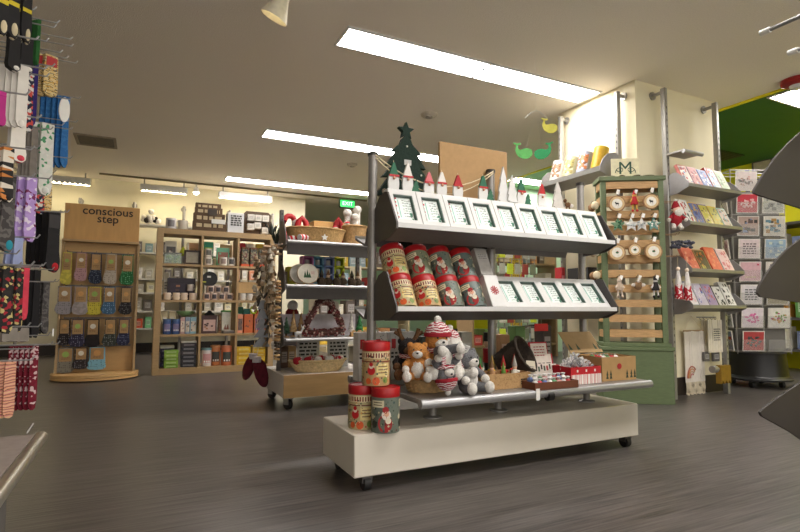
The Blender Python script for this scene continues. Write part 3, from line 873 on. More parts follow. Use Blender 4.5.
MB().lines((.115, -.0715, .03), .05, .03, 3, INK, seed=9, th=.55).build('printed_mark', t)
EC = [((190, 30, 34), 'red'), ((60, 130, 60), 'green'), ((206, 200, 190), 'white'), ((150, 110, 70), 'brown'), ((200, 60, 40), 'orange red'), ((230, 190, 40), 'yellow'), ((120, 170, 60), 'lime')]
for i in range(12):
    c, cn = EC[i % 7]
    ornament_elf(1.44 + .0225 * i, 2.075 + .03 * ((i % 3) - 1), PZ + .006 + .03 * (i % 2), c, '%s elf figurine, %s from the left in the kraft tray' % (cn, ORD[i]), .95, rz=i * .9)
# pale standing card behind the plush
t = thing('price_card', 'grey card with small print leaning behind the plush animals', 'card', (1.53, 2.235, PZ), rot=(-.42, 0, -.1))
MB().box((0, 0, .07), (.13, .004, .14), mat((140, 138, 130), .6)).build('sheet', t)
MB().lines((0, -.003, .08), .09, .08, 5, INK, seed=12).build('print', t)
# dark wicker basket lying on its side
dk = basket('wicker_basket', 'dark brown wicker basket lying tilted on its side behind the trays', (1.735, 2.27, PZ + .075), .065, .095, .15, WICKD, 1, 1, rot=(math.radians(62), 0, .55))
t = thing('swing_tag', 'pale card tag propped in the mouth of the dark wicker basket', 'tag', (1.80, 2.10, PZ + .002), rot=(-.35, .1, -.2))
MB().box((0, 0, .06), (.05, .003, .11), mat((206, 196, 176), .7)).build('card', t)
MB().lines((0, -.002, .065), .035, .05, 4, GREY, seed=13).build('print', t)
t = open_box('wooden_tray', 'low reddish brown wooden tray of small figures at the shelf front', 1.795, 1.966, PZ, .27, .095, .034, mat((104, 58, 38), .6, var=.12), th=.006)
PALS = [(206, 204, 200), (186, 40, 60), (90, 110, 160), (230, 226, 220), (70, 130, 80), (210, 150, 150)]
PNM = ['white', 'red', 'blue', 'ivory', 'green', 'pink']
for i in range(16):
    c = PALS[i % 6]
    x = 1.685 + .0295 * (i % 8); y = 1.95 + .032 * (i // 8)
    t = thing('wrapped_ornament', '%s wrapped ornament, %s from the left in the %s row of the reddish wooden tray' % (PNM[i % 6], ORD[i % 8], 'front' if i < 8 else 'rear'), 'ornament', (x, y, PZ + .008 + .014 * (i // 8)), i * .7)
    MB().ball((0, 0, .016), (.017, .015, .016), mat(c, .4), seg=12, rings=8, fuzz=.08).build('ball', t)
    MB().lathe([(.004, .03), (.012, .042), (.001, .044)], mat((232, 230, 228), .5), 8).build('twist', t)
t = thing('hang_tag', 'white paper tag hanging down from the reddish wooden tray', 'tag', (1.668, 1.9125, .345))
MB().box((0, -.002, 0), (.022, .002, .052), PAPER).build('paper', t)
# red tree shaped display card
t = thing('display_card', 'red stepped display card with white festive print behind the striped box', 'sign', (1.955, 2.20, PZ), rot=(-.22, 0, -.05))
st = [(-.115, 0), (.115, 0), (.115, .075), (.085, .075), (.085, .135), (.06, .135), (.06, .20), (-.06, .20), (-.06, .135), (-.085, .135), (-.085, .075), (-.115, .075)]
MB().prism(st, .008, mat((168, 22, 38), .5)).build('red_board', t)
i_ = [(x * .86, .012 + z * .9) for x, z in st]
MB().prism(i_, .003, mat((226, 216, 206), .6), TR(0, -.0055, 0)).build('white_print', t)
m = MB()
m.lines((0, -.0075, .15), .07, .06, 4, mat((170, 40, 50), .6), seed=21, th=.3)
R_ = random.Random(4)
for k in range(9): m.box((-.075 + k * .0185, -.0075, .06 + R_.uniform(-.006, .008)), (.010, .001, .026), mat(R_.choice([(60, 50, 46), (176, 40, 46), (70, 90, 70), (150, 130, 110)]), .6))
m.lines((0, -.0075, .085), .13, .012, 1, mat((90, 80, 76), .6), seed=22)
m.build('motif', t)
# striped red box with ornaments
RX, RY = 2.045, 2.045
t = open_box('ornament_box', 'red rimmed box with a striped white front full of white ornaments', RX, RY, PZ, .205, .13, .085, mat((190, 24, 40), .45), rz=0)
MB().box((0, -.0665, .024), (.205, .003, .048), prt([(226, 220, 214), (206, 120, 120), (226, 220, 214), (236, 232, 226)], 14, .6, stretch=(6, 0.01, .01), kind='noise')).build('striped_print', t)
m = MB()
for k in range(3): m.box((-.06 + .06 * k, -.0668, .066), (.010, .001, .012), PAPER)
m.build('white_mark', t)
for i in range(20):
    a = i * 2.4; rr = .012 * math.sqrt(i)
    x, y = RX + rr * math.cos(a) * 1.5, RY + .005 + rr * math.sin(a) * .9
    z = PZ + .07 + .055 * (1 - rr / .06)
    t = thing('paper_snowflake', '%s ornament, %s from the top of the heap in the red rimmed box' % ('white glittery' if i % 3 else 'silver grey', (ORD + ['thirteenth', 'fourteenth', 'fifteenth', 'sixteenth', 'seventeenth', 'eighteenth', 'nineteenth', 'twentieth'])[i]), 'ornament', (x, y, z), rot=(a % 1.3 - .6, (a * 1.7) % 1.2 - .6, a))
    m = MB()
    for k in range(6):
        q = Matrix.Rotation(k * PI / 3, 4, 'Y')
        m.box((.016, 0, 0), (.03, .004, .006), WHITE if i % 3 else mat((150, 150, 156), .5), q)
        m.box((.022, 0, .006), (.012, .004, .004), WHITE, q)
    m.build('star', t)
# open kraft box
t = open_box('kraft_box', 'kraft cardboard box with printed fir trees and an open lid, at the right end of the base shelf', 2.305, 2.09, PZ, .24, .19, .125, mat((178, 142, 94), .75, var=.05), rz=-.05)
l = MB().box((0, 0, .085), (.235, .004, .15), mat((170, 140, 96), .75, var=.05), TR(-.035, .094, .125, rx=-.75))
l.lathe([(.0, -.003), (.026, -.003), (.026, .0)], mat((176, 40, 44), .6), 20, TR(-.035, .094, .125, rx=-.75) @ TR(0, -.001, .10, rx=PI / 2))
for k in range(4): l.prism([(-.01, 0), (.01, 0), (0, .045)], .001, mat((70, 84, 60), .7), TR(-.035, .094, .125, rx=-.75) @ TR(-.1 + .055 * k if k < 2 else .02 + .03 * k, -.003, .03))
l.build('lid', t)
m = MB()
m.lathe([(.001, 0), (.015, 0), (.015, .001)], mat((176, 40, 44), .6), 20, TR(.0, -.096, .075, rx=PI / 2))
for k, x in enumerate((-.085, -.06, .055, .085, .11)):
    m.prism([(x - .009, .012), (x + .009, .012), (x + .003, .03), (x + .007, .03), (x, .056), (x - .007, .03), (x - .003, .03)], .001, mat((52, 62, 44), .7), TR(0, -.0957, 0))
m.build('printed_trees', t)
for i in range(9):
    c, cn = [((180, 24, 34), 'red'), ((226, 220, 210), 'white'), ((70, 120, 60), 'green')][i % 3]
    x, y = 2.235 + .03 * (i % 5), 2.07 + .05 * (i // 5)
    t = thing('bauble', '%s bauble, %s from the left in the %s row of the open kraft box' % (cn, ORD[i % 5], 'front' if i < 5 else 'rear'), 'bauble', (x, y, PZ + .088))
    MB().ball((0, 0, .02), .0195, mat(c, .35), seg=16, rings=10).build('ball', t)
    MB().cyl(.006, .037, .044, CHROME, 10).build('cap', t)
# rear base shelf stock glimpsed between the posts
for i, (x, w_, h_, c, lb) in enumerate(((1.10, .16, .25, (214, 208, 204), 'white'), (1.28, .16, .25, (206, 204, 200), 'pale grey'))):
    t = thing('gift_bag', '%s gift bag with red and black snow print, %s behind the plush animals' % (lb, 'left' if i == 0 else 'right'), 'bag', (x, 2.56, PZ))
    MB().box((0, 0, h_ / 2), (w_, .08, h_), mat(c, .6), bev=.004).build('paper_body', t)
    m = MB(); R_ = random.Random(i)
    for k in range(14): m.box((-w_ * .42 + (k % 7) * w_ * .14, -.041, .12 + .02 * (k // 7)), (.014, .002, .010), INK)
    for k in range(2): m.prism([(-.012, 0), (.012, 0), (.012, .05), (-.012, .05)], .002, RED, TR(-.06 + .09 * k, -.0412, .165))
    for k in range(12): m.box((R_.uniform(-.07, .07), -.0412, R_.uniform(.16, .235)), (.004, .002, .004), INK)
    m.build('printed_pattern', t)
    m = MB()
    m.tube([(-.03, -.03, h_), (-.025, -.03, h_ + .04), (.025, -.03, h_ + .04), (.03, -.03, h_)], .003, TWINE)
    m.build('handle', t)
ST = [((70, 74, 66), .22, 'dark grey bottle box', 1.44), ((176, 190, 60), .28, 'lime green box', 1.53), ((30, 28, 28), .26, 'black box', 1.60), ((190, 186, 170), .24, 'cream box', 1.70),
      ((170, 130, 90), .22, 'brown box', 1.97), ((110, 150, 90), .27, 'green box', 2.09), ((70, 60, 58), .27, 'dark box', 2.30)]
for c, h_, lb, x in ST:
    good_box(x, 2.58, PZ, .075, .08, h_, c, lb + ' on the rear base shelf, seen between the posts')
t = thing('nutcracker', 'red and black nutcracker doll standing behind the elf tray', 'figurine', (1.80, 2.48, PZ))
MB().cyl(.022, .0, .07, BLACK, 14).cyl(.028, .07, .15, RED, 16).build('body', t)
MB().ball((0, 0, .175), .024, mat((226, 190, 160), .6)).build('head', t)
MB().cyl(.024, .19, .24, BLACK, 16).build('hat', t)
t = thing('sale_sign', 'bright red sale tag hanging under the lower tray of the stand', 'sign', (2.19, 2.47, .60))
MB().box((0, 0, .025), (.105, .003, .045), mat((214, 30, 26), .5)).build('card', t)
MB().tube([(0, 0, .047), (0, 0, .125)], .0015, TWINE, 6).build('string', t)
# ---------------------------------------------------------------- wheeled cart behind
CX0, CX1, CY0, CY1 = .945, 1.66, 3.75, 4.38
g = thing('merchandise_cart', 'steel shelved cart on casters with a plywood base, left of the display stand', 'cart', (1.3, 4.06, 0))
def L2(x, y, z): return (x - 1.3, y - 4.06, z)
b = MB().box(L2((CX0 + CX1) / 2, (CY0 + CY1) / 2 + .006, .17), (CX1 - CX0, CY1 - CY0 - .012, .16), mat((214, 206, 200), .5, var=.03), bev=.003)
b.build('base', g, 'white sided base box')
MB().box(L2((CX0 + CX1) / 2, CY0, .17), (CX1 - CX0, .012, .16), mat((172, 138, 92), .5, var=.12, scale=5, stretch=(1, 1, 6))).build('front_board', g, 'plywood front board')
for x in (CX0 + .05, CX1 - .05):
    for y in (CY0 + .06, CY1 - .06):
        m = MB().cyl(.036, -.014, .014, RUBBER, 22, TR(*L2(x, y, .036), ry=PI / 2, rz=.5))
        m.box(L2(x, y, .084), (.07, .07, .010), CHROME)
        for s_ in (-1, 1): m.box((0, s_ * .02, .0), (.05, .004, .055), CHROME, TR(*L2(x, y, .062), rz=.5 + PI / 2))
        m.build('caster', g)
for x in (CX0 + .035, CX1 - .035):
    n = MB().box(L2(x, 4.06, .85), (.03, .03, 1.30), STEELD, bev=.003)
    for k in range(26): n.box(L2(x, 4.044, .34 + k * .045), (.009, .004, .018), BLACK)
    n.build('post', g)
SH = (1.232, .905, .512)
for j, z in enumerate(SH):
    m = MB()
    m.box(L2((CX0 + CX1) / 2, 4.06, z - .012), (CX1 - CX0 - .02, .60, .022), mat((168, 166, 168), .42, .3, var=.04))
    if j < 2: m.box(L2((CX0 + CX1) / 2, 3.765, z - .066), (CX1 - CX0 - .02, .012, .085), mat((60, 56, 54), .5, .2))
    m.tube([L2(CX0 + .01, 3.76, z - .012), L2(CX1 - .01, 3.76, z - .012)], .0125, mat((196, 196, 198), .35, .4), 10)
    m.build('shelf', g)
    for x, sx in ((CX0 + .002, -1), (CX1 - .002, 1)):
        if sx > 0 and j > 0: continue
        pts = [(-.295, -.04), (-.20, -.07), (-.10, -.07), (-.10, .14), (-.14, .16), (-.20, .15), (-.27, .07)]
        MB().prism(pts, .006, PANEL, TR(*L2(x, 4.06, z), rz=PI / 2)).build('end_panel', g)
# top shelf
z = SH[0] + .0015
basket('wicker_basket', 'shallow wicker basket on the cart top shelf, the left of the two', (1.215, 3.91, z), .20, .235, .105, mat((186, 150, 98), .75, var=.25, scale=60, bump=.4), 1, .6)
basket('wicker_basket', 'tall wicker basket of plush candy canes at the right end of the cart top shelf', (1.543, 3.93, z), .085, .100, .155, mat((176, 140, 92), .75, var=.25, scale=60, bump=.4), 1, .85)
STR = prt([(196, 22, 36), (232, 228, 226)], 9, .9, kind='wave', noise=.6)
def cane(label, x, y, z, h, m_, rz=0, hook=.05, r=.02, rot=None):
    t = thing('plush_candy_cane', label, 'soft toy', (x, y, z), rz, rot=rot)
    pts = [(0, 0, 0), (0, 0, h * .5), (0, 0, h - hook)] + [(hook * (1 - math.cos(a)), 0, h - hook + hook * math.sin(a)) for a in (.6, 1.2, 1.8, 2.4, 3.0)] 
    MB().tube(pts, r, m_, 12).ball((0, 0, 0), r, m_, seg=12, rings=6).ball(pts[-1], r, m_, seg=12, rings=6).build('cane', t)
    return t
cane('red plush hook with a white band standing upright at the left end of the cart top', 1.025, 4.15, z + .0225, .22, RED, .2, .045, .022)
MB().cyl(.024, .08, .19, FUR, 14, TR(.09, 0, 0)).build('white_leg', bpy.data.objects['plush_candy_cane'])
t = thing('plush_stocking', 'red plush stocking bent into an arch beside the shallow basket on the cart', 'soft toy', (1.16, 4.115, z))
def arch(w_, h_, r, m_):
    return MB().tube([(-w_ / 2, 0, r), (-w_ * .42, 0, h_ * .45), (-w_ * .22, 0, h_ * .86), (0, 0, h_), (w_ * .22, 0, h_ * .86), (w_ * .42, 0, h_ * .45), (w_ / 2, 0, r)], r, m_, 14)
arch(.13, .225, .024, RED).build('legs', t)
m = MB()
for sx in (-1, 1): m.ball((sx * .07, -.02, .02), (.03, .045, .02), FUR)
m.build('feet', t)
t = thing('plush_stocking', 'dark red plush stocking arched between the two cart baskets', 'soft toy', (1.47, 4.115, z))
arch(.085, .24, .022, mat((150, 22, 30), .8)).build('legs', t)
for i, (x, y, zz, rx, ry, lb) in enumerate(((1.04, 3.86, z + .025, 0, 1.35, 'lying at the left of the shallow basket'), (1.09, 3.80, z + .025, .2, 1.5, 'lying in front of the shallow basket at the left'), (1.43, 4.06, z + .10, 0, .5, 'leaning out of the left of the tall basket'), (1.50, 3.95, z + .12, 0, .25, 'rising from the middle of the tall basket'))):
    t = thing('striped_plush', 'red and white striped plush ornament ' + lb, 'soft toy', (x, y, zz), rot=(rx, ry, i * .7))
    MB().tube([(0, 0, -.05), (0, 0, .06)], .024, STR, 12).ball((0, 0, .06), .026, STR).build('roll', t)
for i, (x, y, h_, lb) in enumerate(((1.50, 3.98, .24, 'left'), (1.545, 3.93, .20, 'middle'), (1.585, 3.98, .275, 'right'))):
    t = thing('plush_snowman_head', 'white fluffy plush knob, %s of the three in the tall cart basket' % lb, 'soft toy', (x, y, z + .05))
    MB().tube([(0, 0, 0), (0, 0, h_ - .03)], .026, FUR, 12).ball((0, 0, h_ - .02), .036, FUR, fuzz=.05).build('fluffy_body', t)
t = thing('paper_star', 'small white paper star tied to the shallow basket', 'tag', (1.235, 3.755, z + .03))
MB().prism([(.028 * (1 if k % 2 == 0 else .45) * math.cos(k * PI / 5 + PI / 2), .028 * (1 if k % 2 == 0 else .45) * math.sin(k * PI / 5 + PI / 2)) for k in range(10)], .004, PAPER).build('star', t)
good_box(1.41, 4.25, z, .28, .20, .22, (206, 160, 96), 'large tan cardboard carton at the back of the cart top shelf', nm='cardboard_box')
t = thing('white_tray', 'white shallow tray lying along the back of the cart top behind the baskets', 'tray', (1.13, 4.27, z))
MB().box((0, 0, .05), (.26, .10, .10), mat((196, 194, 196), .5), bev=.006).build('tray_body', t)
# second shelf
z = SH[1] + .0015
def plate_(label, x, y, tree):
    t = thing('decorative_plate', label, 'plate', (x, y, z + .005), rot=(math.radians(-18), 0, -.1))
    Mx = TR(0, 0, .08, rx=PI / 2)
    MB().lathe([(.001, 0), (.06, 0), (.08, .010), (.08, .014), (.06, .004), (.001, .004)], mat((226, 220, 206), .35), 32, Mx).build('dish', t)
    MB().lathe([(.079, .009), (.083, .012), (.079, .016)], mat((196, 160, 120), .4), 32, Mx, cap=False).build('rim', t)
    if tree:
        m = MB()
        for dx, s in ((-.02, 1), (-.002, 1.25), (.014, .8)): m.prism([(dx - .012, .05), (dx + .012, .05), (dx, .05 + .055 * s)], .001, mat((40, 84, 50), .6), TR(0, -.006, 0))
        m.lines((.04, -.0062, .09), .03, .025, 3, mat((190, 130, 120), .6), seed=2)
        m.build('tree_print', t)
plate_('round white plate with green fir trees leaning at the front of the cart second shelf', 1.135, 3.83, True)
plate_('cream plate leaning behind the fir tree plate on the cart', 1.095, 3.90, False)
for i in range(6):
    t = thing('pinecone_figure', 'dark pinecone figure in a pointed hat, %s from the left on the cart second shelf' % ORD[i], 'figurine', (1.25 + .062 * i, 3.86 + .03 * (i % 2), z))
    MB().lathe([(.02, 0), (.032, .012), (.034, .03), (.026, .05), (.012, .062)], mat((66, 52, 36), .8, var=.4, scale=90, bump=.8), 16, weave=1, wamp=.004).build('cone', t)
    MB().ball((0, 0, .072), .016, mat((206, 180, 150), .7) if i % 2 else FURB, seg=12, rings=8).build('head', t)
    MB().lathe([(.018, .08), (.010, .1), (.001, .125)], FURBR if i % 2 else mat((60, 60, 48), .8), 12).build('hat', t)
for i, (c, lb, x, w_, h_) in enumerate((((196, 186, 60), 'yellow', 1.075, .07, .15), ((206, 176, 120), 'tan', 1.16, .05, .17), ((150, 130, 110), 'brown', 1.01, .06, .11))):
    good_box(x, 4.12, z, w_, .09, h_, c, '%s book box standing at the back of the cart second shelf' % lb)
t = thing('mug_display', 'pastel cubby rack of white mugs in pink, blue, violet and lime at the back of the cart', 'display rack', (1.36, 4.19, z))
PC = [(214, 130, 190), (120, 180, 214), (130, 150, 206), (206, 220, 40)]
for i in range(4):
    m = MB(); c = mat(PC[i], .5); x = -.135 + i * .09
    for zz in (.03, .10, .17, .24): m.box((x, 0, zz), (.09, .10, .014), c)
    for sx in (-1, 1): m.box((x + sx * .038, 0, .135), (.014, .10, .22), c)
    m.box((x, .046, .135), (.08, .006, .22), c)
    m.build('cubby', t)
    for k in range(3):
        MB().lathe([(.018, .037 + .07 * k), (.022, .04 + .07 * k), (.022, .08 + .07 * k), (.019, .08 + .07 * k)], WHITE, 14, TR(x, -.01, 0)).build('mug', t)
# third shelf
z = SH[2] + .0015
t = thing('berry_wreath', 'tree shaped wreath of red and cream berries standing on the cart third shelf', 'wreath', (1.275, 3.86, z))
BER = [mat((120, 44, 48), .6), mat((196, 176, 166), .6), mat((92, 40, 40), .6), mat((150, 100, 96), .6)]
path = []
P_ = [(-.155, .04), (-.05, .028), (.05, .028), (.155, .04), (.135, .10), (.10, .16), (.065, .22), (.04, .265), (0, .28), (-.04, .265), (-.065, .22), (-.10, .16), (-.135, .10)]
m = MB(); R_ = random.Random(11)
m.tube([(x, 0, zz) for x, zz in P_], .022, mat((84, 50, 44), .8), 8, closed=True)
for i in range(len(P_)):
    a = Vector((P_[i][0], 0, P_[i][1])); b_ = Vector((P_[(i + 1) % len(P_)][0], 0, P_[(i + 1) % len(P_)][1]))
    for k in range(34):
        q = a.lerp(b_, R_.random()); th = R_.uniform(0, 2 * PI)
        n = Vector((0, math.cos(th), math.sin(th)))
        q = q + Vector((math.sin(th) * .018, math.cos(th) * .028, math.sin(th * 1.3) * .028))
        q.z = max(q.z, .010)
        m.ball(q, R_.uniform(.007, .010), R_.choice(BER), seg=7, rings=5)
m.build('berry_ring', t)
def mini_tree(label, x, y, z, h, m_, base=True, r=.035):
    t = thing('miniature_tree', label, 'ornament', (x, y, z))
    prof = [(.004, .0)]
    n = 5
    prof = []
    for k in range(n):
        prof += [(r * (1 - k / n), h * (.18 + .82 * k / n)), (r * (1 - k / n) * .62, h * (.18 + .82 * (k + .55) / n))]
    prof.append((.001, h))
    MB().lathe(prof, m_, 14, weave=1, wamp=.003).build('branches', t)
    MB().cyl(.007, 0, h * .2, FURBR, 10).cyl(r * .6, 0, .008, mat((190, 150, 100), .6), 16).build('trunk', t)
    return t
mini_tree('dark green miniature tree at the left of the cart third shelf', .99, 3.88, z, .155, mat((44, 74, 52), .8, var=.3))
mini_tree('tan wooden miniature tree, left of two beside the wreath', 1.065, 3.96, z, .20, mat((190, 156, 110), .7, var=.2))
mini_tree('shorter tan wooden miniature tree, next to the wreath', 1.125, 3.965, z, .185, mat((170, 134, 90), .7, var=.2))
mini_tree('white miniature tree on the right of the wreath', 1.50, 3.865, z, .19, FUR, r=.03)
mini_tree('bright green miniature tree at the right end of the cart third shelf', 1.585, 3.90, z, .17, mat((50, 120, 66), .8, var=.3), r=.04)
t = thing('reindeer_cutout', 'small white reindeer cutout before the wooden trees on the cart', 'ornament', (1.06, 3.80, z))
MB().ball((0, 0, .035), (.026, .008, .012), WHITE).tube([(.02, 0, .04), (.03, 0, .065)], .006, WHITE).ball((.034, 0, .068), (.012, .006, .007), WHITE).tube([(.028, 0, .07), (.02, 0, .095)], .003, WHITE).tube([(.034, 0, .07), (.042, 0, .095)], .003, WHITE).build('body', t)
m = MB()
for x in (-.02, -.012, .012, .02): m.tube([(x, 0, 0), (x, 0, .035)], .003, WHITE, 6)
m.build('leg', t)
t = thing('wooden_houses', 'row of small tan wooden houses right of the wreath on the cart', 'ornament', (1.545, 3.80, z))
for k in range(3): MB().prism([(-.025, 0), (.025, 0), (.025, .03), (0, .05), (-.025, .03)], .03, mat((190, 150, 96), .7, var=.1), TR(-.05 + .05 * k, 0, 0)).build('house', t)
for i, (x, lb) in enumerate(((1.10, 'left'), (1.45, 'right'))):
    t = thing('gnome_doll', 'dark red gnome doll with a white pompom, %s one behind the berry wreath' % lb, 'figurine', (x, 4.14, z))
    MB().lathe([(.05, 0), (.055, .04), (.055, .14), (.05, .19), (.03, .215)], mat((110, 20, 30), .9), 18).build('coat', t)
    MB().ball((0, -.01, .235), .042, FUR, fuzz=.05).build('pompom', t)
t = thing('white_backing_board', 'pale board standing at the back of the cart third shelf', 'board', (1.28, 4.01, z))
MB().box((0, 0, .085), (.62, .01, .17), mat((196, 190, 196), .6)).build('sheet', t)
# base deck
z = .2515
basket('wicker_basket', 'long pale wicker basket of red and white ornaments on the cart plywood base', (1.245, 3.90, z), .165, .225, .085, mat((206, 182, 138), .75, var=.22, scale=60, bump=.4), 1, .5)
RB = [('deep red plush', mat((160, 20, 36), .9)), ('white fluffy', FUR), ('red and white patterned', REDK)]
for i in range(14):
    nm, mm = RB[(i * 2 + i // 5) % 3]
    x = 1.065 + .0275 * i; y = 3.90 + .05 * ((i % 3) - 1)
    t = thing('christmas_ornament', '%s ornament, %s from the left in the long pale basket' % (nm, (ORD + ['thirteenth', 'fourteenth'])[i]), 'ornament', (x, y, z + .058))
    MB().ball((0, 0, .03), (.030, .030, .028), mm, fuzz=.06).build('ball', t)
    MB().tube([(0, 0, .056), (0, 0, .072)], .0015, TWINE, 6).build('loop', t)
for i, (x, w_) in enumerate(((1.225, .185), (1.475, .175))):
    t = thing('word_sign', 'white wooden sign with black words, %s of the two behind the long basket' % ('left' if i == 0 else 'right'), 'sign', (x, 4.10, z))
    MB().box((0, 0, .11), (w_, .018, .22), mat((206, 204, 200), .6), bev=.002).build('board', t)
    MB().lines((0, -.0105, .125), w_ * .8, .17, 6, INK, seed=30 + i, th=.5).build('words', t)
t = thing('bauble', 'dark red bauble at the right end of the cart base', 'bauble', (1.58, 3.88, z))
MB().ball((0, 0, .032), .032, mat((120, 14, 28), .3), seg=18, rings=12).cyl(.008, .062, .072, CHROME, 10).build('ball', t)
MB().tube([(0, 0, .07), (0, 0, .085)], .002, TWINE, 6).build('loop', t)
for i, (x, c, lb) in enumerate(((1.06, (96, 70, 50), 'brown'), (1.12, (176, 140, 90), 'tan'))):
    good_box(x, 4.24, z, .07, .08, .17, c, '%s carton at the back of the cart base' % lb)
# strands hanging on the cart's left side
t = thing('hanging_rail', 'short steel rail with hooks on the left side of the cart top', 'rail', (.925, 4.0, 1.20))
MB().tube([(0, -.20, 0), (0, .42, 0)], .007, STEEL).build('bar', t)
m = MB()
for k in range(4): m.tube([(0, -.18 + .12 * k, .0), (-.05, -.18 + .12 * k, 0), (-.06, -.18 + .12 * k, .02)], .003, STEEL, 6)
m.build('hook', t)
def strand(label, x, y, ztop, zbot, kind):
    t = thing('hanging_garland', label, 'garland', (x, y, ztop))
    ln = ztop - zbot
    MB().tube([(0, 0, 0), (0, 0, -ln)], .0018, TWINE, 6).build('cord', t)
    R_ = random.Random(int(x * 1000 + y * 77 + ln * 999))
    n = int(ln / .024)
    for k in range(n):
        zz = -.03 - ln * .94 * k / n
        m = MB()
        if kind == 'bell': m.lathe([(.001, .02), (.012, .015), (.016, 0), (.022, -.018), (.019, -.018)], mat(R_.choice([(176, 150, 120), (206, 196, 180), (120, 96, 70)]), .5, .3), 12, TR(R_.uniform(-.02, .02), R_.uniform(-.02, .02), zz, rx=R_.uniform(-.4, .4)))
        elif kind == 'leaf': m.ball((0, 0, -.02), (.010, .005, .03), mat(R_.choice([(62, 56, 48), (96, 84, 66), (140, 120, 92)]), .6), TR(R_.uniform(-.018, .018), R_.uniform(-.02, .02), zz, ry=R_.uniform(-.7, .7)), 10, 6)
        elif kind == 'disc': m.cyl(R_.uniform(.018, .026), -.006, .006, mat(R_.choice([(196, 160, 110), (60, 46, 34), (150, 110, 70)]), .6), 12, TR(0, 0, zz, rx=R_.uniform(-.3, .3), ry=R_.uniform(-.3, .3)))
        elif kind == 'shell': m.ball((0, 0, 0), (.018, .012, .02), mat(R_.choice([(226, 216, 204), (206, 190, 170), (190, 160, 130)]), .5), TR(R_.uniform(-.02, .02), R_.uniform(-.02, .02), zz), 10, 6)
        m.build('pendant', t)
    return t
strand('bell string hanging on the cart side, nearest the shelf posts', .862, 3.82, 1.20, .62, 'bell')
strand('dark leaf garland hanging on the cart side, left of the bells', .862, 3.94, 1.20, .70, 'leaf')
strand('striped wooden disc garland hanging on the cart side down to the base', .895, 3.76, .95, .34, 'disc')
strand('pale shell garland hanging on the cart side behind the bells', .862, 4.06, 1.20, .66, 'shell')
strand('brown bell string at the far back of the cart side', .845, 4.28, 1.16, .72, 'bell')
strand('pale shell string hanging beside the wooden disc garland', .90, 3.88, .98, .42, 'shell')
strand('dark leaf string hanging low in front of the cart side', .88, 3.98, .86, .46, 'leaf')
strand('second dark leaf garland at the back of the cart side', .862, 4.18, 1.20, .60, 'leaf')
t = thing('wooden_star_stack', 'flat pale wooden stars stacked on the cart side rail', 'ornament', (.862, 3.86, 1.205))
for k in range(2):
    pts = [(.085 * (1 if q % 2 == 0 else .45) * math.cos(q * PI / 5), .085 * (1 if q % 2 == 0 else .45) * math.sin(q * PI / 5)) for q in range(10)]
    MB().prism(pts, .014, mat((206, 170, 136), .6, var=.1), TR(0, .03 * k, -.03 - .04 * k, rx=PI / 2 - .15)).build('star', t)
t = thing('tin_tree', 'grey tin tree of stacked tiers hanging low on the cart side', 'ornament', (.835, 4.0, .80))
for k in range(5): MB().prism([(-.035 - .008 * k, -.08 - .07 * k), (.035 + .008 * k, -.08 - .07 * k), (.014, -.012 - .07 * k), (-.014, -.012 - .07 * k)], .012, mat((140, 142, 146), .55, .2, var=.1), TR(rz=-.2)).build('tier', t)
MB().tube([(0, 0, -.02), (.04, 0, .40)], .002, TWINE, 6).build('cord', t)
for i, (x, y, zz, lb, s) in enumerate(((.84, 4.34, .35, 'left', 1.0), (.835, 4.16, .34, 'right', 1.15))):
    t = thing('felt_mitten', 'dark red felt mitten ornament hanging by the cart base, %s of the two' % lb, 'ornament', (x, y, zz))
    MB().ball((0, 0, -.10 * s), (.045 * s, .025, .105 * s), mat((96, 24, 38), .95, var=.3, bump=.5), TR(ry=.3 - .6 * i), 18, 12, .02).ball((.035, 0, -.08), (.02, .016, .05), mat((96, 24, 38), .95, var=.3, bump=.5), TR(ry=-.3)).build('mitten', t)
    MB().cyl(.034, -.03, .012, mat((206, 196, 200), .9), 16).build('cuff', t)
    MB().tube([(0, 0, 0), (.092, 0, .862)], .0025, TWINE, 6).build('cord', t)
t = thing('dark_sprig', 'dark green artificial sprig standing on the corner of the cart top beside the baskets', 'plant', (.99, 4.25, SH[0] + .002))
m = MB(); R_ = random.Random(5)
for k in range(34):
    a = R_.uniform(0, 2 * PI); l = R_.uniform(.06, .15)
    p1 = Vector((math.cos(a) * l * .5, math.sin(a) * l * .5, l))
    m.tube([(0, 0, 0), p1 * .6, p1], [.003, .006, .002], mat((36, 46, 34), .8), 5)
m.build('needles', t)
# ---------------------------------------------------------------- wooden cube shelf
UX0, UX1, UY0, UY1, UZ = .15, 1.43, 6.19, 6.53, 1.585
g = thing('wooden_shelf_unit', 'open light wood cube shelf unit of twelve cells standing on the floor, left', 'shelf unit', ((UX0 + UX1) / 2, (UY0 + UY1) / 2, 0))
ux, uy = (UX0 + UX1) / 2, (UY0 + UY1) / 2
D_ = UY1 - UY0
for x in (UX0 + .032, UX1 - .032): MB().box((x - ux, 0, UZ / 2), (.064, D_, UZ), WOODB, bev=.002).build('side_panel', g)
MB().box((0, 0, UZ - .03), (UX1 - UX0 - .128, D_, .06), WOODH, bev=.001).build('top_panel', g)
MB().box((0, 0, .035), (UX1 - UX0 - .128, D_, .07), WOODH, bev=.001).build('bottom_panel', g)
SZ = (.43, .805, 1.20)
for z in SZ: MB().box((0, 0, z - .012), (UX1 - UX0 - .128, D_ - .004, .024), WOODH).build('shelf', g)
DX = (.615, 1.005)
CZ = [(1.201, 1.525), (.806, 1.176), (.431, .781), (.071, .406)]
for x in DX:
    for z0, z1 in CZ: MB().box((x - ux, 0, (z0 + z1) / 2), (.024, D_ - .004, z1 - z0 - .002), WOODB).build('divider', g)
CXL = [(.214, .603), (.627, .993), (1.017, 1.366)]
ROWN = ['top', 'second', 'third', 'bottom']; COLN = ['left', 'middle', 'right']
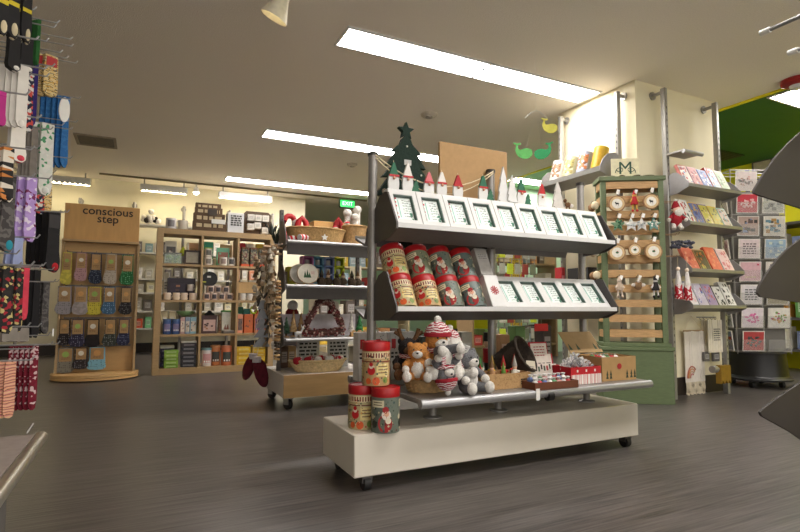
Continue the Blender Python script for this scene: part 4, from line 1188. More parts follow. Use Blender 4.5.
def cell(c, r): return 'the %s %s cell of the wooden unit' % (COLN[c], ROWN[r])
def mug(x, y, z, label, r=.042, h=.095, c=(226, 220, 212), patch=None, rz=.6, group='mugs on the wooden unit'):
    t = thing('mug', label, 'mug', (x, y, z), rz, group)
    MB().lathe([(r * .86, 0), (r, .006), (r, h), (r * .9, h), (r * .88, .012), (.001, .010)], mat(c, .3, var=.02), 24).build('body', t)
    MB().tube([(r * .95, 0, h * .8), (r * 1.5, 0, h * .78), (r * 1.65, 0, h * .5), (r * 1.4, 0, h * .24), (r * .95, 0, h * .2)], .006, mat(c, .3, var=.02), 8).build('handle', t)
    if patch:
        m = MB(); n = 5; rr = r + .0008; vs = []; fs = []
        for i in range(n + 1):
            a = -.65 + 1.3 * i / n - rz
            for zz in (h * .2, h * .8): vs.append((rr * math.sin(a), -rr * math.cos(a), zz))
        for i in range(n): fs.append((2 * i, 2 * i + 2, 2 * i + 3, 2 * i + 1))
        m.add(vs, fs, mat(patch, .4), True); m.build('printed_patch', t)
    return t
def jar(x, y, z, r, h, c, label, lid=None, name='tin_can', cat='tin', patch=None):
    t = thing(name, label, cat, (x, y, z))
    hb = h * (.88 if lid else 1)
    MB().lathe([(r * .97, 0), (r, .004), (r, hb - .004), (r * .97, hb)], mat(c, .4, var=.05), 24).build('can', t)
    if lid: MB().lathe([(r * 1.01, hb), (r * 1.01, h - .004), (r * .97, h), (.001, h)], mat(lid, .4), 24).build('lid', t)
    m = MB(); rr = r + .0008; vs = []; fs = []; n = 6
    for i in range(n + 1):
        a = -.8 + 1.6 * i / n
        for zz in (hb * .22, hb * .78): vs.append((rr * math.sin(a), -rr * math.cos(a), zz))
    for i in range(n): fs.append((2 * i, 2 * i + 2, 2 * i + 3, 2 * i + 1))
    m.add(vs, fs, mat(patch or (120, 110, 100), .5), True)
    for k in range(3): m.box(((k - 1) * r * .45, -rr * math.cos((k - 1) * .45) - .0015, hb * .3), (r * .25, .002, hb * .10), PAPER)
    m.build('printed_label', t)
    return t
def book(x, y, z, w_, d_, h_, c, label, c2=(226, 216, 200), nm='gift_box', cat='box', rz=0, seed=0):
    t = thing(nm, label, cat, (x, y, z), rz)
    MB().box((0, 0, h_ / 2), (w_, d_, h_), mat(c, .5, var=.05), bev=.002).build('carton', t)
    m = MB().box((0, -d_ / 2 - .0006, h_ * .45), (w_ * .8, .0012, h_ * .62), mat(c2, .5))
    R_ = random.Random(seed + int(x * 997))
    for k in range(6): m.box((R_.uniform(-.32, .32) * w_, -d_ / 2 - .0016, h_ * R_.uniform(.2, .68)), (w_ * .14, .001, h_ * .09), mat(R_.choice([c, (90, 70, 66), (170, 120, 90)]), .5))
    m.build('printed_label', t)
    return t
YF = 6.26
# top row
z = CZ[0][0]
book(.30, 6.42, z, .12, .05, .27, (206, 200, 184), 'white framed picture with a dark square at the back of ' + cell(0, 0), (96, 92, 90))
book(.54, 6.42, z, .10, .05, .26, (230, 176, 120), 'peach picture card at the back right of ' + cell(0, 0), (206, 150, 90))
t = thing('glass_pear', 'yellow green glass pear ornament in ' + cell(0, 0), 'ornament', (.425, 6.38, z))
MB().lathe([(.001, .10), (.03, .102), (.04, .125), (.03, .16), (.012, .20), (.001, .21)], mat((206, 214, 60), .3), 18).build('fruit', t)
MB().cyl(.022, 0, .10, PAPER, 14).build('stand', t)
t = thing('glass_planter', 'square glass planter with greenery at the front of ' + cell(0, 0), 'planter', (.315, YF, z))
m = MB()
for sy in (-1, 1): m.box((0, sy * .05, .06), (.17, .004, .11), glass((200, 220, 200), .3))
for sx in (-1, 1): m.box((sx * .083, 0, .06), (.004, .1, .11), glass((200, 220, 200), .3))
m.build('glass_wall', t)
MB().box((0, 0, .003), (.17, .10, .006), STEELD).build('base', t)
MB().box((0, 0, .115), (.175, .11, .010), mat((120, 120, 116), .4)).build('rim', t)
m = MB(); R_ = random.Random(3)
for k in range(26): m.ball((R_.uniform(-.06, .06), R_.uniform(-.03, .03), R_.uniform(.03, .085)), .017, mat(R_.choice([(70, 110, 60), (120, 150, 70), (60, 90, 66)]), .7), seg=8, rings=5)
m.build('foliage', t)
t = thing('framed_sign', 'dark brown framed sign at the right front of ' + cell(0, 0), 'sign', (.515, YF, z), 0)
for sx in (-1, 1): MB().box((sx * .075, 0, .08), (.02, .03, .16), mat((60, 40, 30), .5)).build('stile', t)
for zz in (.01, .15): MB().box((0, 0, zz), (.13, .03, .02), mat((60, 40, 30), .5)).build('rail', t)
MB().box((0, .005, .08), (.13, .008, .12), mat((176, 166, 146), .6)).build('panel', t)
book(.70, 6.41, z + .0, .10, .06, .28, (30, 150, 110), 'green box with a yellow round motif at the back of ' + cell(1, 0), (190, 210, 50))
book(.90, 6.43, z, .13, .05, .26, (216, 180, 120), 'tan picture box at the back of ' + cell(1, 0), (190, 140, 80))
mug(.69, 6.31, z, 'white mug with a dark patch under another, left front of ' + cell(1, 0), patch=(120, 116, 112))
mug(.69, 6.31, z + .097, 'white mug stacked on top at the left front of ' + cell(1, 0), patch=(110, 110, 106))
book(.855, 6.36, z, .14, .04, .215, (120, 196, 160), 'mint framed picture of flowers in ' + cell(1, 0), (166, 110, 96))
mug(.935, YF - .005, z, 'white mug with a dark square, right front of ' + cell(1, 0), patch=(84, 80, 78))
mug(.845, YF - .02, z, 'white mug with a grey square, front middle of ' + cell(1, 0), patch=(150, 130, 124))
for i, x in enumerate((1.09, 1.19, 1.29)):
    t = thing('jar_of_sweets', 'tall clear jar of dark sweets on an orange base, %s in %s' % (['left', 'middle', 'right'][i], cell(2, 0)), 'jar', (x, YF + .02, z))
    MB().box((0, 0, .115), (.082, .082, .19), prt([(70, 76, 60), (130, 120, 90), (60, 50, 46), (160, 150, 120), (110, 60, 50)], 60, .3), bev=.006).build('contents', t)
    MB().box((0, 0, .014), (.088, .088, .028), mat((206, 80, 30), .5)).build('base', t)
    MB().box((0, 0, .218), (.086, .086, .016), mat((150, 110, 80), .5), bev=.004).build('lid', t)
for i, (x, c, lb) in enumerate(((1.07, (190, 40, 44), 'red'), (1.17, (226, 214, 190), 'ivory'), (1.29, (230, 196, 60), 'yellow'))):
    good_box(x, 6.43, z, .09, .07, .29, c, '%s box at the back of %s' % (lb, cell(2, 0)))
# second row
z = CZ[1][0]
book(.42, 6.37, z, .29, .05, .245, (48, 38, 50), 'large dark violet box at the back of ' + cell(0, 1), (58, 46, 62))
for i, x in enumerate((.275, .365, .445, .535)): mug(x, YF, z, 'small white mug, %s from the left at the front of %s' % (ORD[i], cell(0, 1)), r=.037, h=.078, c=(232, 214, 196))
mg = mug(.51, 6.315, z + .10, 'white mug on a stand behind the front mugs of ' + cell(0, 1), r=.035, h=.075, c=(220, 206, 196))
MB().box((0, 0, -.05), (.07, .06, .10), mat((60, 50, 62), .5)).build('stand', mg)
for i in range(2): good_box(.265 + .075 * i, 6.47, z, .06, .05, .31 - .04 * i, (226, 216, 190), '%s cream carton at the back left of %s' % (['taller', 'shorter'][i], cell(0, 1)))
for lev, xs in ((0, (.68, .76, .84, .925)), (1, (.72, .80, .885))):
    for i, x in enumerate(xs): mug(x, YF, z + .081 * lev, 'cream mug with a dark square print, %s in the %s row of %s' % (ORD[i], 'upper' if lev else 'lower', cell(1, 1)), r=.038, h=.08, c=(222, 200, 190), patch=(62, 54, 60))
t = thing('tape_roll', 'round black ornament with white patches at the back of ' + cell(1, 1), 'ornament', (.722, 6.40, z))
MB().cyl(.085, -.03, .03, BLACK, 24, TR(0, 0, .245, rx=PI / 2)).build('disc', t)
MB().box((-.01, -.032, .27), (.04, .004, .02), PAPER, TR(ry=0)).box((-.06, -.032, .21), (.04, .004, .014), mat((190, 200, 60), .5)).build('patch', t)
MB().box((0, 0, .08), (.06, .05, .16), STEELD).build('stand', t)
t = open_box('wooden_crate', 'plain plywood crate in ' + cell(2, 1), 1.19, 6.33, z + .088, .33, .17, .125, mat((196, 160, 108), .6, var=.08), th=.008)
MB().box((0, .035, -.044), (.30, .08, .088), mat((40, 34, 32), .6)).build('plinth', t)
for i, (x, w_) in enumerate(((1.085, .08), (1.23, .17))): good_box(x, 6.32, z + .0967, w_, .10, .145, (206, 196, 176), '%s pale carton in the plywood crate' % ['left', 'right'][i])
for i, x in enumerate((1.07, 1.15, 1.23, 1.31)): mug(x, 6.235, z, 'small white cup with a grey band, %s from the left below the plywood crate' % ORD[i], r=.036, h=.08, c=(228, 220, 212))
# third row
z = CZ[2][0]
for i, x in enumerate((.285, .375)):
    jar(x, YF + .02, z, .042, .165, (62, 92, 150), 'blue tin with a printed bird, %s of two in %s' % (['left', 'right'][i], cell(0, 2)), patch=(130, 120, 160), lid=(80, 110, 160))
for i, (x, c) in enumerate(((.44, (196, 160, 160)), (.49, (150, 166, 190)), (.55, (150, 190, 206)))):
    book(x, YF + .03, z, .046 if i < 2 else .064, .10, .185, c, '%s gift box, %s of the three in %s' % (['pink grey', 'pale blue', 'sky blue'][i], ['left', 'middle', 'right'][i], cell(0, 2)))
for i, x in enumerate((.26, .34)): good_box(x, 6.42, z, .07, .08, .25, (216, 200, 160), '%s cream carton behind the blue tins' % ['left', 'right'][i])
t = thing('green_bowl', 'pale green bowl standing behind the gift boxes of ' + cell(0, 2), 'bowl', (.48, 6.42, z))
MB().lathe([(.03, .19), (.09, .225), (.10, .25), (.096, .25), (.085, .23), (.001, .2)], mat((150, 190, 130), .4), 22).cyl(.04, 0, .19, mat((170, 160, 140), .6), 14).build('dish', t)
book(.72, YF + .03, z, .16, .07, .205, (84, 60, 62), 'brown gift box with a pink floral panel in ' + cell(1, 2), (206, 176, 170))
t = thing('black_dome', 'small black dome ornament on top of the brown gift box', 'ornament', (.72, YF + .03, z + .206))
MB().lathe([(.06, 0), (.055, .01), (.03, .03), (.015, .05), (.001, .055)], BLACK, 20).build('dome', t)
book(.832, YF + .03, z, .03, .09, .20, (150, 120, 80), 'narrow brown book standing in ' + cell(1, 2), (96, 70, 50))
t = thing('white_vase', 'white bottle box with a green lid in ' + cell(1, 2), 'box', (.91, 6.36, z))
MB().box((0, 0, .12), (.10, .10, .24), mat((222, 220, 206), .5), bev=.004).build('carton', t)
MB().box((0, 0, .25), (.104, .104, .018), mat((90, 160, 80), .5), bev=.004).build('lid', t)
MB().prism([(-.03, .04), (-.01, .10), (.0, .05), (.02, .11), (.03, .04)], .002, mat((150, 96, 80), .6), TR(0, -.051, 0)).build('printed_label', t)
t = thing('flat_tray', 'dark tray lying at the front of ' + cell(1, 2), 'tray', (.925, 6.25, z))
MB().box((0, 0, .012), (.13, .10, .024), mat((92, 84, 78), .5), bev=.004).build('tray_body', t)
MB().box((0, 0, .029), (.115, .085, .008), mat((190, 180, 166), .5)).build('sheet', t)
for i, (x, w_, c, c2, lb) in enumerate(((1.055, .06, (226, 150, 120), (120, 100, 96), 'pink'), (1.15, .10, (206, 104, 56), (206, 110, 62), 'plain orange'), (1.28, .13, (206, 120, 80), (130, 96, 140), 'orange and violet'))):
    book(x, YF + .03, z, w_, .08, .215, c, '%s gift box in %s' % (lb, cell(2, 2)), c2)
for i, (x, c, lb) in enumerate(((1.07, (30, 110, 80), 'dark green'), (1.15, (70, 150, 140), 'teal'), (1.29, (190, 80, 50), 'rust'))):
    good_box(x, 6.42, z, .08, .08, .30 - .02 * i, c, '%s carton behind the orange boxes' % lb)
t = thing('lime_ring', 'lime green ring ornament above the orange box in ' + cell(2, 2), 'ornament', (1.225, 6.36, z + .216))
MB().tube([(.035 * math.cos(a), 0, .048 + .04 * math.sin(a)) for a in [2 * PI * k / 20 for k in range(20)]], .010, mat((190, 220, 50), .5), 10, closed=True).build('ring', t)
MB().box((0, 0, -.108), (.04, .04, .216), mat((50, 90, 70), .6)).build('stand', t)
# bottom row
z = CZ[3][0]
def stack(x, y, z, w_, d_, hs, cs, nm, where):
    zz = z
    n = len(hs)
    for k, (h_, c) in enumerate(zip(hs, cs)):
        t = thing('flat_box', '%s flat box, %s from the bottom of %s' % (nm[k % len(nm)], ORD[k], where), 'box', (x, y, zz), (k % 3 - 1) * .03, 'flat boxes in the bottom cells')
        MB().box((0, 0, h_ / 2), (w_, d_, h_ - .001), mat(c, .5, var=.05), bev=.002).build('carton', t)
        MB().box((0, -d_ / 2 - .0006, h_ * .5), (w_ * .7, .0012, h_ * .4), mat(tuple(min(255, int(q * .6 + 90)) for q in c), .5)).build('printed_label', t)
        zz += h_
stack(.30, 6.40, z, .14, .12, [.05] * 4 + [.03], [(50, 44, 80), (40, 40, 56), (60, 50, 96), (44, 40, 70), (206, 200, 190)], ['navy', 'dark', 'violet', 'indigo', 'white'], 'the stack at the back left of ' + cell(0, 3))
stack(.335, 6.25, z, .14, .10, [.038] * 5, [(124, 166, 50), (140, 180, 60), (116, 150, 44), (150, 186, 70), (130, 170, 60)], ['lime', 'light lime', 'olive lime', 'pale lime', 'green'], 'the stack at the front left of ' + cell(0, 3))
stack(.51, 6.27, z, .155, .12, [.044] * 6 + [.02], [(40, 38, 44), (60, 56, 60), (44, 42, 50), (70, 64, 66), (46, 44, 50), (60, 52, 54), (206, 200, 186)], ['black', 'charcoal', 'dark grey', 'brown grey', 'slate', 'dark brown', 'white'], 'the dark stack at the right of ' + cell(0, 3))
jar(.70, YF + .01, z, .054, .20, (216, 206, 204), 'white tin with a teal lid and pink print in ' + cell(1, 3), lid=(110, 150, 156), patch=(206, 150, 150))
jar(.80, YF + .05, z, .054, .225, (196, 120, 70), 'copper tin with a dark printed label, left of two in ' + cell(1, 3), lid=(190, 130, 80), patch=(66, 66, 62))
jar(.915, YF + .01, z, .058, .22, (206, 116, 76), 'copper tin with a dark printed label, right of two in ' + cell(1, 3), lid=(196, 120, 84), patch=(70, 76, 72))
stack(1.10, 6.28, z, .155, .12, [.05] * 4, [(206, 166, 20), (216, 176, 30), (200, 156, 20), (220, 184, 40)], ['golden', 'yellow', 'dark yellow', 'bright yellow'], 'the left yellow stack in ' + cell(2, 3))
stack(1.275, 6.30, z, .15, .12, [.042] * 5, [(206, 166, 20), (220, 180, 40), (206, 160, 30), (216, 176, 30), (190, 150, 30)], ['golden', 'pale yellow', 'dark yellow', 'yellow', 'mustard'], 'the right yellow stack in ' + cell(2, 3))
# on top
z = UZ + .001
mug(.285, 6.27, z, 'white mug with dark letters, left of two on top of the wooden unit', r=.055, h=.12, c=(206, 204, 206), patch=(120, 116, 120), rz=0)
mug(.405, 6.27, z, 'plain white mug, right of two on top of the wooden unit', r=.052, h=.105, c=(214, 204, 190), rz=0)
t = thing('stepped_wooden_display', 'dark wooden stepped display crate with carved words on top of the wooden unit', 'display', (.685, 6.36, z))
DW = mat((92, 68, 46), .7, var=.25, scale=14, stretch=(1, 1, 8))
for k, (w_, zz, y, h_) in enumerate(((.36, 0, -.13, .11), (.34, .09, -.06, .12), (.30, .19, .01, .10), (.28, .26, .07, .09))):
    MB().box((0, y, (zz + h_) / 2 if k < 4 else 0), (w_, .068, zz + h_), DW, bev=.003).build('tier', t)
    m = MB(); m.lines((0, y - .0345, zz + h_ * .55), w_ * .8, h_ * .4, 1, mat((196, 176, 140), .7), seed=k + 40, th=.9); m.build('carved_words', t)
MB().box((.09, -.166, .09), (.15, .006, .05), PAPER, TR(0, -.006, .02)).build('card', t)
m = MB().box((.03, -.10, .225), (.10, .01, .07), mat((60, 50, 44), .6)); m.build('frame', t)
t = thing('white_carton', 'white box with a black printed block in the middle of the wooden unit top', 'box', (.965, 6.28, z), .0)
MB().box((0, 0, .115), (.18, .16, .23), mat((216, 216, 218), .5, var=.02), bev=.003).build('carton', t)
MB().lines((.005, -.081, .14), .12, .13, 5, INK, seed=55, th=.65).build('black_print', t)
t = thing('mug_display_board', 'brown display board of small white boxes at the right of the wooden unit top', 'display', (1.235, 6.36, z))
MB().prism([(-.16, 0), (.16, 0), (.165, .25), (.13, .285), (-.13, .285), (-.165, .25)], .06, mat((84, 66, 52), .8, var=.2)).build('board', t)
for i, (x, zz) in enumerate(((-.085, .2), (.0, .2), (.085, .2), (-.085, .09), (-.005, .11), (.08, .055))):
    MB().box((x, -.065, zz), (.078, .07, .075), mat((206, 200, 190), .5), bev=.003).build('small_box', t)
    MB().lines((x, -.101, zz), .04, .03, 2, GREY, seed=60 + i).build('print', t)
m = MB(); R_ = random.Random(8)
for k in range(40):
    a = R_.uniform(0, 2 * PI); l = R_.uniform(.05, .17); p1 = Vector((math.cos(a) * l * .6, math.sin(a) * l * .5, l))
    m.tube([(0, 0, 0), p1 * .6, p1], [.004, .008, .002], mat((44, 50, 46), .8), 5)
solo(m, 'artificial_plant', 'dark bushy artificial plant at the right end of the wooden unit top', 'plant', (1.40, 6.28, z))

# ---------------------------------------------------------------- sock display
bx, by = -.40, 6.27
XL, XR = at(64, 260, 'Y', by).x, at(137, 260, 'Y', by).x
bx = (XL + XR) / 2; bw = XR - XL
ztop = at(100, 206, 'Y', by).z
g = thing('sock_display', 'tall light wood display stand with a lettered header, full of carded socks', 'display stand', (bx, by, 0))
MB().box((0, .02, ztop * .5), (bw, .02, ztop - .02), mat((196, 156, 100), .5, var=.06, scale=6, stretch=(1, 1, 6))).build('back_board', g)
zs = at(100, 243, 'Y', by).z
hd = MB().box((0, -.02, (ztop + zs) / 2), (bw + .02, .06, ztop - zs), mat((196, 152, 92), .5, var=.07, scale=5, stretch=(6, 1, 1)), bev=.004)
ho = hd.build('header', g)
m = MB()
INKB = mat((36, 28, 24), .6)
m.text('conscious', .118, INKB, TR(.045, -.0515, ztop - .065), .001, .0012)
m.text('step', .118, INKB, TR(.045, -.0515, ztop - .145), .001, .0012)
m.build('lettering', ho)
MB().box((0, -.06, zs + .005), (bw + .03, .10, .022), WOODH, bev=.003).build('ledge', g)
for sx in (-1, 1):
    o = [(-.10, .05), (.01, .05), (.01, zs), (-.03, zs), (-.03, 1.1), (-.06, .5)]
    MB().prism([(-y_, z_) for y_, z_ in o], .022, WOODB, TR(sx * (bw / 2 + .012), 0, 0, rz=-PI / 2)).build('side_rail', g)
arc = [(-bw / 2 - .06, .03)] + [((bw / 2 + .06) * math.sin(a), -.06 - .30 * (math.cos(a) - .0)) for a in [-PI / 2 + PI * k / 16 for k in range(17)]] + [(bw / 2 + .06, .03)]
for k in range(2):
    m = MB(); vs = [(x, y, .012 + .028 * k) for x, y in arc] + [(x, y, .036 + .028 * k) for x, y in arc]
    n = len(arc); fs = [tuple(range(n))[::-1], tuple(range(n, 2 * n))] + [(i, (i + 1) % n, n + (i + 1) % n, n + i) for i in range(n)]
    m.add(vs, fs, mat((206, 164, 108), .5, var=.06)); m.build('base_board', g)
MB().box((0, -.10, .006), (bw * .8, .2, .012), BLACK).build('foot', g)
zr = at(100, 254, 'Y', by - .05).z
def sock_mesh(m_, card, w_=.1, h_=.22, seed=0, logo=(120, 160, 60)):
    s = MB()
    out = [(-.36, 0.98), (.36, .98), (.38, .55), (.40, .30), (.44, .12), (.30, .02), (-.05, .0), (-.38, .04), (-.52, .16), (-.46, .30), (-.37, .42)]
    s.prism([(x * w_, (z_ - 1) * h_) for x, z_ in out], .022, m_)
    return s
ROWS = [
    [(62, 73, 254, 287, (214, 200, 90), 'yellow'), (76, 88, 254, 283, (176, 136, 140), 'dusty pink'), (90, 103, 256, 287, (36, 44, 62), 'navy'), (105, 118, 256, 287, (176, 164, 150), 'dotted beige'), (121, 135, 258, 289, (34, 96, 52), 'green')],
    [(57, 73, 287, 316, (150, 144, 148), 'grey'), (74, 89, 287, 316, (164, 154, 152), 'pale grey'), (87, 103, 287, 316, (206, 190, 70), 'bright yellow'), (103, 117, 288, 316, (60, 92, 120), 'dotted blue'), (120, 133, 288, 316, (36, 32, 34), 'black dotted')],
    [(59, 71, 319, 346, (40, 34, 36), 'black'), (71, 86, 318, 346, (44, 40, 62), 'dark violet'), (86, 101, 317, 346, (36, 30, 32), 'jet black'), (104, 118, 317, 345, (50, 54, 50), 'dark green grey'), (118, 131, 317, 344, (38, 40, 66), 'indigo')],
    [(57, 75, 347, 379, (130, 126, 116), 'speckled grey'), (74, 89, 350, 377, (36, 32, 38), 'black spotted'), (88, 107, 348, 377, (124, 178, 200), 'light blue')]]
for r_, row in enumerate(ROWS):
    pg = MB()
    zc = at(100, row[0][2] - 1, 'Y', by - .05).z
    pg.box((0, -.012, zc - .0), (bw * .92, .012, .014), STEELD)
    pg.build('hook_rail', g)
    for i, (x0, x1, y0, y1, c, nm) in enumerate(row):
        px_ = (x0 + x1) / 2
        p1 = at(px_, y0, 'Y', by - .085); p2 = at(px_, y1, 'Y', by - .085); p2.z = max(p2.z, .075)
        k = MB().tube([(p1.x - bx, -.01, zc), (p1.x - bx, -.11, zc), (p1.x - bx, -.115, zc + .012)], .003, STEELD, 6)
        k.build('hook', g)
        h_ = p1.z - p2.z; w_ = (x1 - x0) / FPX * (p1 - EYE).dot(FWD) * .97
        t = thing('carded_socks', 'pair of %s socks on a kraft card, %s from the left in the %s row of the sock display' % (nm, ORD[i], ['top', 'second', 'third', 'bottom'][r_]), 'socks', (p1.x, by - .075 - .026 * (i % 2), zc - .004), group='carded socks on the wood display')
        dots = tuple(min(255, q + 90) for q in c) if sum(c) < 300 else tuple(int(q * .55) for q in c)
        mm = prt([dots, c], 55, .9, kind='dot') if nm not in ('jet black', 'pale grey', 'yellow') else prt([c, tuple(int(q * .9) for q in c)], 40, .9)
        sock_mesh(mm, None, w_, h_).build('sock', t)
        cd = MB().box((0, -.0135, -h_ * .30), (w_ * .62, .003, h_ * .5), KRAFT)
        q = cd.lathe([(.001, 0), (w_ * .17, 0), (w_ * .17, .001)], mat([(150, 180, 90), (220, 214, 200), (200, 150, 90)][(i + r_) % 3], .6), 14, TR(0, -.0152, -h_ * .27, rx=PI / 2))
        q.lines((0, -.0156, -h_ * .43), w_ * .4, h_ * .1, 2, mat((110, 80, 50), .6), seed=i)
        q.build('card', t)
# ---------------------------------------------------------------- pillar shelving
STEELL = mat((158, 156, 152), .4, .55, var=.05, scale=40)
PANELL = mat((150, 148, 150), .42, .3, var=.04, scale=40)
def bookshelf_system(name, label, xs, yp, y_lip, levels, ztop=2.62):
    t = thing(name, label, 'shelving', ((xs[0] + xs[1]) / 2, yp, 0))
    cx = t.location.x
    for x in xs:
        n = MB().box((x - cx, 0, ztop / 2), (.035, .045, ztop), STEELL, bev=.004)
        for k in range(40): n.box((x - cx, -.0228, .3 + k * .055), (.008, .002, .02), STEELD)
        n.build('post', t)
        MB().tube([(x - cx, 0, ztop - .03), (x - cx, 2.99 - yp, ztop - .03)], .015, STEELL, 10).build('arm', t)
        MB().cyl(.036, 0, .012, STEELL, 18, TR(x - cx, 2.986 - yp, ztop - .03, rx=-PI / 2)).build('flange', t)
    for z in levels:
        d = yp - y_lip; m = MB()
        x0, x1 = xs[0] - cx + .004, xs[1] - cx - .004
        out = [(0, 0), (0, .014), (-.010, .014), (-.010, -.012), (d - .04, -.042), (d - .04, -.032)]
        vs = [(x, -d + a, z + b) for x in (x0, x1) for a, b in out]; n = len(out)
        m.add(vs, [tuple(range(n)), tuple(range(n, 2 * n))[::-1]] + [(i, n + i, n + (i + 1) % n, (i + 1) % n) for i in range(n)], mat((112, 110, 106), .42, .3, var=.04))
        m.box(((x0 + x1) / 2, -d - .011, z + .001), (x1 - x0, .004, .026), STEELL)
        m.build('shelf_tray', t)
        for x in (x0 - .004, x1 + .004):
            pts = [(-.012, .016), (-.012, -.016), (d * .5, -.058), (d - .025, -.065), (d - .025, .11), (d - .06, .125), (d * .45, .115), (d * .2, .075)]
            MB().prism([(a, b) for a, b in pts], .006, PANELL, TR(x, -d, z, rz=PI / 2)).build('end_panel', t)
    return t
BSX = (3.95, 4.65)
LV = (1.745, 1.431, 1.050, .755)
bs = bookshelf_system('book_shelving', 'steel book shelving with four tilted trays on the right face of the cream pillar', BSX, 2.885, 2.70, LV)
m = MB().box((4.04 - 4.30, -.10, 2.03), (.24, .16, .016), STEELL, bev=.003).tube([(3.92 - 4.30, -.18, 2.022), (4.16 - 4.30, -.18, 2.022)], .017, CHROME, 12)
m.build('flat_shelf', bs, 'empty flat steel shelf')
BT = math.radians(24)
def tbook(x, z, w_, h_, th, c, cols, label, ylip=2.71, spine=None):
    Mx = Matrix.Translation((x, ylip + .012 + th / 2, z + .002)) @ Matrix.Rotation(-BT, 4, 'X')
    t = thing('book', label, 'book', Mx.to_translation(), rot=Mx.to_euler(), group='books on the pillar shelving')
    MB().box((0, 0, h_ / 2), (w_, th, h_), mat((222, 216, 206), .6)).build('pages', t)
    cv = MB()
    for sy in (-1, 1): cv.box((0, sy * (th / 2 + .001), h_ / 2), (w_ + .004, .002, h_ + .004), mat(c, .45))
    cv.box((-w_ / 2 - .001, 0, h_ / 2), (.002, th + .004, h_ + .004), mat(spine or c, .45))
    cv.build('cover', t)
    m = MB(); R_ = random.Random(int(x * 1000 + z * 77))
    m.box((0, -th / 2 - .0023, h_ * .5), (w_ * .92, .0008, h_ * .92), mat(cols[0], .5))
    for k in range(16):
        m.box((R_.uniform(-.38, .38) * w_, -th / 2 - .003, R_.uniform(.1, .9) * h_), (w_ * R_.uniform(.06, .2), .0006, h_ * R_.uniform(.04, .16)), mat(R_.choice(cols[1:]), .5), )
    m.build('printed_cover', t)
    return t
BK = {
 0: [((206, 120, 110), [(214, 200, 190), (190, 60, 60), (120, 130, 160)], 'red edged picture book'), ((196, 150, 156), [(196, 120, 120), (150, 60, 70), (214, 190, 180), (150, 150, 190)], 'pink picture book'), ((110, 130, 190), [(120, 130, 186), (200, 120, 120), (220, 216, 220), (70, 80, 150)], 'blue picture book'), ((190, 70, 60), [(176, 190, 200), (120, 150, 190), (190, 80, 70)], 'pale blue book with a red spine'), ((190, 190, 160), [(150, 170, 130), (110, 130, 90), (200, 190, 170)], 'green and white picture book')],
 1: [((226, 224, 220), [(226, 222, 216), (190, 60, 60), (60, 60, 60)], 'white picture book'), ((226, 180, 80), [(110, 120, 170), (70, 80, 140), (206, 170, 90), (120, 90, 70)], 'yellow edged blue picture book'), ((130, 110, 170), [(206, 196, 90), (170, 150, 60), (90, 80, 70), (226, 210, 150)], 'violet spined yellow picture book'), ((230, 200, 60), [(206, 196, 110), (220, 190, 60), (120, 130, 90)], 'bright yellow spined book'), ((150, 190, 186), [(190, 170, 150), (150, 70, 60), (110, 150, 146), (120, 100, 60)], 'teal topped picture book')],
 2: [((220, 120, 100), [(214, 120, 96), (230, 170, 140), (190, 90, 80)], 'coral cookbook'), ((190, 150, 100), [(96, 86, 60), (190, 120, 60), (60, 70, 50), (190, 180, 90), (160, 60, 50)], 'brown cookbook with dark vegetables'), ((226, 110, 80), [(226, 120, 90), (236, 150, 110)], 'orange spined cookbook'), ((226, 210, 206), [(226, 190, 186), (210, 120, 120)], 'pale pink cookbook')],
 3: [((90, 110, 140), [(226, 220, 222), (226, 190, 196), (200, 150, 160)], 'white book with pink lines'), ((220, 216, 220), [(200, 190, 210), (200, 60, 70), (70, 90, 170), (226, 222, 226)], 'white book with a red and blue splash'), ((190, 180, 200), [(170, 150, 186), (90, 80, 150), (206, 180, 140), (200, 110, 110)], 'striped violet book'), ((24, 24, 26), [(216, 214, 212), (20, 20, 22), (220, 218, 216), (30, 30, 30)], 'black spined white book'), ((226, 224, 222), [(226, 224, 222), (24, 24, 26), (16, 16, 18)], 'white book with a black bird shape')]}
TN = ['top', 'second', 'third', 'bottom']
for j, bl in BK.items():
    n = len(bl); wd = .112 if n == 5 else .135
    for i, (c, cols, nm) in enumerate(bl):
        th = .034 if (i + j) % 2 else .022
        h_ = [.205, .225, .20, .215, .19][(i * 2 + j) % 5]
        x = BSX[0] + .075 + i * (.62 / n) + (.015 if n == 4 else 0)
        tbook(x, LV[j], min(wd, .62 / n - .006), h_, th, c, cols, '%s, %s from the left in the %s tilted tray on the pillar' % (nm, ORD[i], TN[j]))
